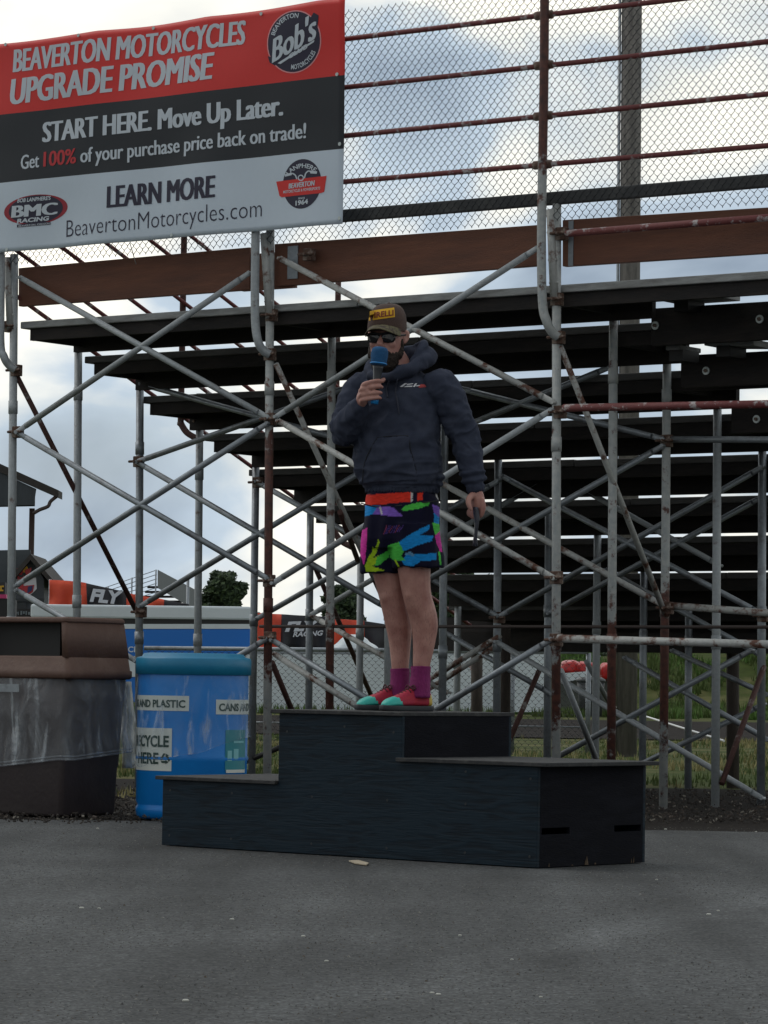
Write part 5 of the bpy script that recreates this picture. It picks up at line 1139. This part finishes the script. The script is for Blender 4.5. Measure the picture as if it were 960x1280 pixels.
# hood lying round the neck, standing up behind on his left
add_path(bm, [M(484, 472, -.125), M(500, 466, -.13), M(520, 457, -.10), M(533, 449, -.03), M(532, 443, .06), M(516, 443, .12), M(494, 448, .13), M(472, 457, .11), M(464, 465, .03), M(470, 471, -.07), M(484, 472, -.125)],
         [.020, .027, .034, .042, .048, .046, .042, .036, .030, .024, .02], 14, 4)
add_path(bm, [M(514, 452, -.07), M(524, 441, -.05), M(529, 433, -.02), M(529, 430, .04), M(520, 432, .09)], [.020, .020, .018, .018, .018], 12, 4)
bmesh.ops.recalc_face_normals(bm, faces=bm.faces)
hood_me = organic(bm, .0058, 5, .5)
pocket = [(472, 547), (512, 546), (512, 560), (520, 590), (520, 600), (452, 604), (455, 582)]
def hfold(co, n):
    x, y = proj(co); front = n.dot(BF)
    q = co - V((mc.x, mc.y, 0)); a = 0
    w1 = noise.noise(V((q.x * 9, q.y * 9, q.z * 15))) * .009 + (1 - 2.4 * abs(noise.noise(V((q.x * 8 + q.z * 9, q.y * 8, q.z * 13 - q.x * 6))))) * .005 + noise.noise(V((q.x * 24, q.y * 24, q.z * 34))) * .003
    arm_l = x > 556 or (x > 548 and y > 520)
    arm_r = x < 452 and y < 565
    def limb(A, B, seed):
        d = B - A; t_ = (co - A).dot(d) / d.length_squared; sdist = t_ * d.length; o_ = co - A - d * t_
        an = math.atan2(o_.x, o_.y); bend = math.exp(-((t_ - 1) / .30) ** 2) + .25
        f_ = noise.noise(V((sdist * 17 + .9 * math.sin(an + seed), math.cos(an) * .9, math.sin(an) * .9 + seed))); g_ = noise.noise(V((sdist * 34, math.cos(an) * 1.6 + 7, math.sin(an) * 1.6 + seed)))
        return (.75 - min(1, abs(f_) * 4.2)) * .0085 * bend + g_ * .005
    if arm_l:
        a += limb(LS, LE, 1) if y < 552 else limb(LWr, LE, 5)
        if y > 588 and y < 608: a += .006 * math.sin((y - 588) * .62 + (x - 590) * .10)
        if y > 607: a = .002 * math.sin(x * 2.2)
    elif arm_r:
        a += limb(RS, RE, 3) if co.y > RE.y - .03 else limb(RWr, RE, 8)
    else:
        a += .004 * math.sin(y * .20 + x * .12 + 3 * noise.noise(V((q.x * 5, q.y * 5, q.z * 5)))) * max(.2, min(1, (y - 500) / 60))
        if front > .2 and inpoly(x, y, pocket): a += .008
        if y > 610: a = -.003 + .003 * math.sin(x * 1.6)
        if 606 < y < 610.5: a -= .006
    if not (arm_l or arm_r) and y < 606:       # drawn creases: from the armpits, over the belly, above the hem
        k1 = noise.noise(V((q.x * 5 + q.z * 7.5, q.y * 5, q.z * 5.5 - q.x * 7.5))); k2 = noise.noise(V((q.x * 4, q.y * 4, q.z * 20 + 3)))
        a += (.7 - min(1, abs(k1) * 5)) * .006 * max(.25, min(1, abs(x - 499) / 45)) + (.6 - min(1, abs(k2) * 4.5)) * .007 * max(0, min(1, (y - 555) / 35))
    return w1 * (1.1 if y < 605 else .35) + a
folds(hood_me, hfold)
M_hoodie = mat('charcoal navy fleece', (.038, .045, .070), .95, 0, (.053, .061, .090), 9, .45, .7, .25, 420, var=.16, spec=.15)
hoodie = link('hoodie', hood_me, M_hoodie, body)
BV = None
def bvh_of(me_, base):
    b_ = NB(); b_.from_mesh(me_); b_.transform(Matrix.Translation(base)); t_ = BVHTree.FromBMesh(b_); b_.free(); return t_
hb = bvh_of(hoodie.data, wpos(hoodie))
def onto(tree, px, py, e):
    d = ray(px, py).normalized(); h = tree.ray_cast(CAM, d)
    return (h[0] + h[1].normalized() * e) if h[0] is not None else P(px, py, YM - .15)
bm = NB(); add_path(bm, [onto(hb, 496.5, 474, .003), onto(hb, 495, 488, .004), onto(hb, 497, 502, .005), onto(hb, 499, 517, .004)], .0038, 8, 4); obj('drawstring', bm, mat('navy cord', (.03, .034, .055), .8), hoodie)
bm = NB(); add_path(bm, [onto(hb, 486, 476, .003), onto(hb, 484, 488, .004), onto(hb, 485, 497, .004)], .0038, 8, 4); obj('drawstring', bm, MATS['navy cord'], hoodie)
for sm_ in ([(510, 545), (512, 553), (513, 562), (517, 575), (520, 588), (521, 601)], [(472, 547), (464, 560), (456, 578), (453, 602)], [(472, 547), (485, 545.5), (498, 545), (510, 545)]):
    bm = NB(); add_path(bm, [onto(hb, x, y, .0005) for x, y in sm_], .0030, 6, 3); obj('pocket_seam', bm, mat('dark seam', (.014, .016, .024), .9), hoodie)
bm = NB()
def dquad(bm, pts, tree, e, mi=0):
    n = 5; q = [[None] * (n + 1) for _ in range(n + 1)]
    for i in range(n + 1):
        for j in range(n + 1):
            s, u = i / n, j / n
            x = (pts[0][0] * (1 - s) + pts[1][0] * s) * (1 - u) + (pts[3][0] * (1 - s) + pts[2][0] * s) * u
            y = (pts[0][1] * (1 - s) + pts[1][1] * s) * (1 - u) + (pts[3][1] * (1 - s) + pts[2][1] * s) * u
            q[i][j] = bm.verts.new(onto(tree, x, y, e))
    for i in range(n):
        for j in range(n): f = bm.faces.new((q[i][j], q[i + 1][j], q[i + 1][j + 1], q[i][j + 1])); f.material_index = mi; f.smooth = True
for pts, mi in (([(500, 483.5), (506, 479.5), (509, 479.5), (503, 484)], 0), ([(504, 484), (509, 482.5), (516, 482.5), (515, 484)], 0), ([(508, 480.5), (516, 479.3), (517, 480.3), (509, 481.6)], 0),
                ([(516, 484), (519, 479.5), (521.5, 479.5), (518.5, 484)], 0), ([(519.5, 482.4), (524, 481.2), (525, 482), (521, 483.4)], 0), ([(522, 484), (526, 480.4), (531, 480.6), (533, 482.2)], 1), ([(523, 484.2), (533, 482.6), (533, 483.8), (524, 485.2)], 1)):
    dquad(bm, pts, hb, .0025, mi)
obj('chest_logo', bm, [mat('white print', (.62, .63, .66), .7), mat('red print cloth', (.45, .06, .06), .7)], hoodie, normals=False)

# ---- shorts with the painted print
bm = NB()
add_loft(bm, [ering(M(x, y, d), BL * a, BF * c, 36, 2.2) for (x, y, a, c, d) in ((502, 612, .158, .118, 0), (502, 619, .168, .127, 0), (502, 632, .174, .134, 0), (502, 655, .178, .138, 0), (501, 675, .176, .136, 0), (500, 686, .160, .12, 0))])
add_loft(bm, [ering(M(x, y, d), dirv(-40).cross(ZZ) * a, dirv(-40) * c, 28, 2.3) for (x, y, a, c, d) in ((483, 655, .10, .115, .06), (481, 680, .104, .115, .06), (480.5, 700, .102, .112, .06), (480, 713, .101, .108, .06), (480, 717, .099, .106, .06))])
add_loft(bm, [ering(M(x, y, d), dirv(-32).cross(ZZ) * a, dirv(-32) * c, 28, 2.3) for (x, y, a, c, d) in ((517, 655, .115, .122, -.05), (519, 680, .119, .120, -.05), (522, 696, .116, .118, -.05), (523, 706, .114, .116, -.05), (523, 710, .112, .114, -.05))])
sh_me = organic(bm, .0050, 5, .5)
folds(sh_me, lambda co, n: (.005 * noise.noise(V((co.x * 14, co.y * 14, co.z * 9))) + .003 * math.sin(proj(co)[0] * .30 + proj(co)[1] * .05)))
Z2 = lambda pts: [(400 + x / 4, 590 + y / 4) for x, y in pts]
c_bl, c_pu, c_gr, c_yg, c_pk, c_rd, c_wh = (.01, .27, .70), (.24, .12, .58), (.09, .58, .08), (.38, .58, .02), (.66, .035, .36), (.74, .04, .022), (.6, .6, .6)
PRINT = [(c_bl, Z2([(185, 165), (300, 168), (305, 205), (260, 212), (200, 232), (190, 215)])), (c_pu, Z2([(290, 170), (365, 176), (415, 222), (350, 220), (265, 210)])), (c_wh, Z2([(292, 172), (302, 172), (316, 212), (306, 212)])),
         (c_gr, Z2([(405, 190), (425, 168), (480, 154), (552, 150), (540, 168), (495, 182), (430, 195)])),
         (c_bl, Z2([(395, 350), (470, 300), (545, 262), (550, 285), (500, 315), (568, 316), (560, 345), (480, 370), (440, 388), (405, 402)])),
         (c_bl, Z2([(405, 440), (440, 408), (478, 412), (500, 412), (584, 404), (584, 440), (500, 446), (462, 474), (425, 466)])),
         (c_gr, Z2([(335, 370), (360, 360), (395, 350), (412, 385), (420, 400), (405, 420), (425, 440), (375, 447), (350, 425)])), (c_yg, Z2([(372, 440), (382, 440), (402, 480), (392, 482)])),
         (c_yg, Z2([(225, 470), (240, 430), (258, 405), (262, 372), (275, 385), (290, 335), (298, 352), (282, 402), (262, 430), (300, 415), (305, 440), (262, 470), (330, 495), (232, 500)])), (c_gr, Z2([(285, 425), (345, 390), (345, 428), (300, 462), (275, 468)])),
         (c_pk, Z2([(200, 292), (237, 280), (232, 380), (222, 465), (208, 440), (196, 380)])),
         (c_pu, Z2([(560, 160), (600, 176), (612, 245), (570, 202)])), (c_bl, Z2([(568, 203), (612, 240), (610, 268), (570, 252)])), (c_gr, Z2([(562, 252), (606, 262), (602, 318), (574, 312)])), (c_pk, Z2([(574, 318), (610, 288), (610, 402), (596, 395)])), (c_gr, Z2([(590, 395), (600, 398), (606, 462), (598, 462)]))]
for k in range(9): x = 312 + k * 10; PRINT.append(((.10, .05, .26) if k % 3 else (.26, .05, .12), Z2([(x, 312 - k * 1.5), (x + 4, 312 - k * 1.5), (x + 26, 265), (x + 22, 265)])))
PRINT.append(((.12, .30, .50), Z2([(418, 418), (432, 402), (455, 400), (474, 412), (468, 424), (440, 412)])))
BAND = [(c_rd, Z2([(205, 118), (230, 114), (452, 98), (454, 148), (235, 168), (205, 162)])), (c_wh, Z2([(453, 97), (464, 96), (462, 148), (455, 150)])), (c_rd, Z2([(486, 90), (512, 86), (514, 140), (486, 145)])), (c_wh, Z2([(566, 82), (574, 82), (600, 150), (594, 150)]))]
def paint(me, base, fn):
    at_ = me.color_attributes.new('print', 'FLOAT_COLOR', 'POINT')
    for i, v in enumerate(me.vertices): at_.data[i].color = (*fn(v.co + base, v.normal), 1)
def shorts_col(co, n):
    x, y = proj(co); jx = 1.1 * noise.noise(V((co.x * 40, co.z * 40, 3)))
    if n.y < .15:
        for c, pl_ in reversed(BAND + PRINT):
            if inpoly(x + jx, y, pl_): return tuple(V(c) * (.85 + .3 * noise.noise(V((x * .2, y * .9, 0)))))
        return (.006, .006, .022)
    h = noise.noise(co * 8); 
    return c_bl if h > .30 else (c_pk if h < -.36 else (.006, .006, .022))
sh_me.update(); paint(sh_me, V((0, 0, 0)), shorts_col)
shorts = link('shorts', sh_me, vcol_mat('painted print cloth', .8), body)
for (x0, x1, ya, yb) in ((468, 499.5, 711, 713.5),):
    pass
sb = bvh_of(shorts.data, wpos(shorts))
bm = NB(); add_path(bm, [onto(sb, 452, 629, .001), onto(sb, 470, 633.5, .001), onto(sb, 500, 632, .001), onto(sb, 530, 628, .001), onto(sb, 551, 626, .001)], .003, 6, 4); obj('waist_seam', bm, M_black, shorts)

# ---- socks and shoes
M_sock = mat('magenta ribbed sock', (.19, .014, .105), .9, 0, (.23, .022, .14), 20, .5, .7, .5, 200, (1, 1, .3), .15)
for (tp, mid, lo_, rr_) in ((M(500, 836, .075), M(500, 850, .075), M(499, 872, .072), .044), (M(526, 833, -.045), M(525.5, 848, -.045), M(524, 872, -.048), .0455)):
    bm = NB(); n = 22
    prof = [(tp + ZZ * .001, rr_ * .93), (tp, rr_ * 1.0), (tp - ZZ * .006, rr_ * 1.01), (mid, rr_ * 1.0), (lo_, rr_ * 1.12)]
    pts, rad = crom([p for p, r in prof], [r for p, r in prof], 5)
    add_loft(bm, [ering(p, V((r, 0, 0)), V((0, r * 1.12, 0)), n) for p, r in zip(pts, rad)])
    me = bpy.data.meshes.new('sock'); bmesh.ops.recalc_face_normals(bm, faces=bm.faces); bm.to_mesh(me); bm.free(); me.update()
    folds(me, lambda co, nn: .0022 * math.sin(co.z * 330 + 3 * noise.noise(co * 20)) * noise.noise(co * 14) * 2)
    link('sock', me, M_sock, body)
M_sole = mat('charcoal rubber sole', (.03, .034, .04), .7); M_teal = mat('teal shoe leather', (.03, .42, .36), .5, 0, (.05, .5, .44), 15, .5, .7, .15, 120, var=.08); M_red = mat('crimson shoe suede', (.36, .012, .045), .7, 0, (.42, .02, .03), 14, .5, .7, .2, 120, var=.15); M_lace = mat('dark red lace', (.06, .008, .015), .8); M_yel = mat('yellow heel tab', (.5, .35, .06), .6)
for (h, f) in ((heelR, FR), (heelL, FL_)):
    sd_ = V((-f.y, f.x, 0)); h0 = h - f * .052; LEN = .292
    def sp(t_, l, z): return h0 + f * (LEN * t_) + sd_ * (l - .010 * math.sin(t_ * 3.0)) + ZZ * z
    W = [(0, .018), (.03, .027), (.10, .033), (.25, .034), (.42, .036), (.60, .043), (.75, .046), (.87, .041), (.95, .030), (1, .014)]
    bm = NB(); out_ = [(t_, w_) for t_, w_ in W] + [(t_, -w_) for t_, w_ in reversed(W)]
    rg = []
    for z, k in ((.001, .98), (.006, 1.04), (.020, 1.05), (.025, 1.0)):
        rg.append([sp(.5 + (t_ - .5) * (1 + (k - 1) * .35), w_ * k, z + .012 * max(0, t_ - .75) ** 2 * 4) for t_, w_ in out_])
    add_loft(bm, rg); 
    sole = obj('shoe', bm, M_sole, body, bevel=.002)
    HGT = [(.0, .050), (.03, .072), (.12, .080), (.25, .078), (.36, .084), (.46, .078), (.58, .062), (.72, .046), (.85, .038), (.94, .026), (1.0, .012)]
    def wi(t_): 
        for (a, x), (b_, y) in zip(W[:-1], W[1:]):
            if a <= t_ <= b_: return x + (y - x) * (t_ - a) / (b_ - a)
        return .01
    ring = []
    for t_, z in HGT:
        w_ = wi(t_) * .99; r = []
        for i in range(15):
            a = math.pi * i / 14; cc, ss = math.cos(a), math.sin(a)
            r.append(sp(.012 + t_ * .97, w_ * math.copysign(abs(cc) ** .7, cc) * (1 - .28 * ss * (1 if t_ < .55 else .3)), .022 + z * abs(ss) ** .75))
        ring.append(r)
    bm = NB(); fs = add_loft(bm, ring, 0)
    me = bpy.data.meshes.new('upper'); bmesh.ops.recalc_face_normals(bm, faces=bm.faces); bm.to_mesh(me); bm.free()
    me = evalmesh(me, [('SUBSURF', dict(levels=2))]); up = link('upper', me, [M_red, M_teal, M_yel], sole)
    base = wpos(up)
    for p in up.data.polygons:
        p.use_smooth = True; c = p.center + base; t_ = (c - h0).dot(f) / LEN; z = c.z - hC
        if t_ > .66 + .10 * ((z - .03) / .05): p.material_index = 1
        elif t_ < .10 and z < .075: p.material_index = 2
    for k in range(5):
        t_ = .40 + k * .055; zt2 = .024 + (.083 - k * .0085); bm = NB()
        add_path(bm, [sp(t_, -.022, zt2 - .012), sp(t_ + .01, 0, zt2 + .004), sp(t_, .022, zt2 - .012)], .0034, 6, 3); obj('lace', bm, M_lace, sole)
    bm = NB(); q = sp(.40, 0, .106); add_path(bm, [q, q + sd_ * .022 + ZZ * .012, q + sd_ * .034 - ZZ * .004, q + sd_ * .010], .003, 6, 4); add_path(bm, [q, q - sd_ * .022 + ZZ * .012, q - sd_ * .034 - ZZ * .004, q - sd_ * .010], .003, 6, 4); obj('lace', bm, M_lace, sole)

# ---- beard, hair, glasses, cap
bm = NB()
add_loft(bm, [ering(hp(0, f_, u), HL * a, HF * c, 22, 2.2) for (u, f_, a, c) in ((-.176, .046, .016, .020), (-.166, .040, .040, .046), (-.145, .032, .059, .066), (-.12, .022, .067, .079), (-.095, .014, .0715, .089), (-.078, .008, .073, .086), (-.066, -.004, .0725, .076))])
for s in (-1, 1): add_path(bm, [hp(s * .071, .012, -.02), hp(s * .071, .012, -.055), hp(s * .066, .030, -.09)], [.009, .013, .018], 10, 3)
add_path(bm, [hp(-.036, .082, -.085), hp(-.018, .100, -.068), hp(0, .105, -.064), hp(.018, .100, -.068), hp(.036, .082, -.085)], [.008, .009, .008, .009, .008], 10, 4)
bme = organic(bm, .004, 2); folds(bme, lambda co, n: .0045 * noise.noise(co * 120) + .003 * noise.noise(co * 45))
link('beard', bme, mat('dark brown hair', (.022, .014, .010), .8, 0, (.04, .025, .018), 60, .4, .7, .6, 300, var=.3), body)
bm = NB(); add_loft(bm, [ering(hp(0, f_, u), HL * a, HF * c, 22) for (u, f_, a, c) in ((-.055, -.045, .058, .052), (-.02, -.034, .074, .066), (.02, -.030, .0785, .072), (.05, -.028, .0795, .074))])
bme = organic(bm, .004, 2); folds(bme, lambda co, n: .002 * noise.noise(co * 150)); link('hair', bme, MATS['dark brown hair'], body)
M_lens = mat('black gloss lens', (.008, .008, .010), .08); 
bm = NB()
for s in (-1, 1):
    pts = []
    for i in range(16):
        a = 2 * math.pi * i / 16; l = s * .035 + .032 * math.copysign(abs(math.cos(a)) ** .7, math.cos(a)); u = -.012 + .0235 * math.copysign(abs(math.sin(a)) ** .75, math.sin(a))
        pts.append((l, u))
    rg = []
    for df, k in ((-.004, .96), (0, 1), (.003, .98), (.005, .7)):
        rg.append([hp(s * .035 + (l - s * .035) * k, .104 + df - 3.6 * l * l, -.012 + (u + .012) * k) for l, u in pts])
    add_loft(bm, rg)
gl = obj('sunglasses', bm, M_lens, body)
for s in (-1, 1):
    bm = NB(); add_path(bm, [hp(s * .064, .090, -.002), hp(s * .080, .060, .0), hp(s * .086, -.01, .004)], .0042, 8, 3, .6, HL); obj('temple', bm, M_black, gl)
bm = NB(); add_path(bm, [hp(-.064, .091, .006), hp(-.03, .105, .009), hp(0, .108, .004), hp(.03, .105, .009), hp(.064, .091, .006)], .0042, 8, 4); obj('frame', bm, M_black, gl)
bm = NB(); CR = []
for i in range(9):
    t_ = i / 8 * math.pi / 2; CR.append((.034 + .116 * math.sin(t_) ** .9, math.cos(t_) ** .62))
rg = [ering(hp(0, .002, .020), HL * .086, HF * .104, 32, 2.1)] + [ering(hp(0, .002 - .004 * i, u), HL * .0885 * max(k, .03), HF * .107 * max(k, .03), 32, 2.1) for i, (u, k) in enumerate(CR)]
fs = add_loft(bm, rg, caps=False); bm.faces.new([v for v in bm.verts[-32:]]) if False else None
cme = bpy.data.meshes.new('cap'); bmesh.ops.recalc_face_normals(bm, faces=bm.faces); bm.to_mesh(cme); bm.free(); cme = evalmesh(cme, [('SUBSURF', dict(levels=2))])
for p in cme.polygons: p.use_smooth = True
M_cap = mat('brown cap cloth', (.060, .034, .027), .9, 0, (.085, .05, .038), 12, .45, .7, .3, 220, var=.15)
cap = link('cap', cme, M_cap, body)
bm = NB(); add_ell(bm, hp(0, -.030, .151), HL * .008, HF * .008, HU * .005, 10, 6); obj('cap_button', bm, M_cap, cap)
# visor
bm = NB(); n = 20; lay = []
for dzv in (.0022, -.0022):
    rows = []
    for j in range(7):
        s = j / 6; r = []
        for i in range(n + 1):
            a = R(-68) + R(136) * i / n; l0, f0 = .086 * math.sin(a), .104 * math.cos(a)
            ext = .078 * (math.cos(a * 1.18) ** .6 if abs(a * 1.18) < math.pi / 2 else 0)
            l, f_ = l0 * (1 + .04 * s), f0 + ext * s
            r.append(hp(l, f_, .046 - 4.6 * l * l * (.45 + s * .55) - .020 * s + dzv))
        rows.append(r)
    lay.append(rows)
add_loft(bm, lay[0], caps=False, closed=False); add_loft(bm, lay[1], caps=False, closed=False)
e0 = lay[0][-1] + [lay[0][j][-1] for j in range(5, -1, -1)]; e1 = lay[1][-1] + [lay[1][j][-1] for j in range(5, -1, -1)]
add_loft(bm, [lay[0][-1], lay[1][-1]], caps=False, closed=False)
bmesh.ops.remove_doubles(bm, verts=bm.verts, dist=.0004)
M_vis = mat('olive camouflage visor', (.12, .105, .055), .85, 0, (.05, .035, .025), 28, .5, .56, .3, 200, var=.2); obj('visor', bm, M_vis, cap)
cb = bvh_of(cap.data, wpos(cap))
bm = NB(); dquad(bm, [(462.2, 389), (492.5, 384.8), (493.5, 396.5), (461.6, 401)], cb, .0025); pt = obj('patch', bm, mat('yellow patch', (.62, .34, .012), .8, var=.06), cap, normals=False)
bm = NB(); put_text(bm, 'PIRELLI', lambda s, t_: onto(cb, 464 + 27.5 * s, 398.4 - 3.8 * s - 6.6 * t_ - 0 * s, .0045), .03, .0, maxlen=.3); obj('lettering', bm, mat('dark red stitching', (.16, .02, .012), .8), pt, normals=False)

# ---- things he holds
mic = thing('microphone', ma(480), 'handheld black microphone with a blue foam windscreen in his raised hand', 'microphone')
up_ = -mx_; ax, ay = quadframe(up_)
def mring(p, r, n=20): return ering(p, ax * r, ay * r, n)
bm = NB(); me_f = None
prof = [(ma(457), .026), (ma(456), .033), (ma(452), .036), (ma(446), .0385), (ma(440), .0385), (ma(436.5), .035), (ma(434.5), .027), (ma(433.6), .014), (ma(433.3), .003)]
pts, rad = crom([p for p, r in prof], [r for p, r in prof], 4); add_loft(bm, [mring(p, r, 28) for p, r in zip(pts, rad)])
fme = bpy.data.meshes.new('windscreen'); bmesh.ops.recalc_face_normals(bm, faces=bm.faces); bm.to_mesh(fme); bm.free(); fme.update(); folds(fme, lambda co, n: .0012 * noise.noise(co * 260))
link('windscreen', fme, mat('blue foam', (.012, .075, .19), .95, 0, (.02, .11, .26), 30, .4, .7, .5, 500, var=.2), mic)
bm = NB(); c = ma(454.6); add_path(bm, mring(c, .0365, 24) + mring(c, .0365, 24)[:1], .0032, 8, 1, ends=False); obj('band', bm, mat('bright blue elastic', (.03, .25, .62), .5), mic)
bm = NB(); pts = [(ma(457), .026), (ma(461), .022), (ma(470), .0185), (ma(484), .016), (ma(497), .0155)]; add_loft(bm, [mring(p, r) for p, r in pts]); obj('handle', bm, mat('smoky black handle', (.03, .033, .04), .35), mic)
bm = NB(); add_tube(bm, ma(497), ma(505), .0185, .0175, seg=20); obj('end_cap', bm, mat('bright blue plastic', (.012, .22, .55), .35), mic)
bm = NB(); c = ma(467) + V((.006, -.018, 0)); add_box(bm, c, ax * .004, ay * .004, up_ * .012); obj('switch', bm, M_galv, mic)
strip = NB(); rows = []
for i in range(15):
    t_ = i / 14; c = M(594.5 + 1.2 * math.sin(t_ * 5) + .6 * t_, 634 + 49 * t_, -.155 - .01 * math.sin(t_ * 3)); w_ = .012 + .003 * math.sin(t_ * 7); a_ = .5 + .5 * math.sin(t_ * 2.5)
    dx = V((math.cos(a_), -math.sin(a_), 0)); dyv = V((dx.y, -dx.x, 0))
    rows.append([c + dx * w_ + dyv * .004, c + dx * w_ - dyv * .004, c - dyv * .007, c - dx * w_ - dyv * .004, c - dx * w_ + dyv * .004, c + dyv * .006])
add_loft(strip, rows)
tag(obj('folded_strap', strip, mat('dark glossy strap', (.02, .022, .035), .4, 0, (.10, .11, .15), 40, .55, .65, .4, 90, var=.3), origin=M(595, 634, -.155)), 'dark folded strap hanging from his lowered hand', 'strap')
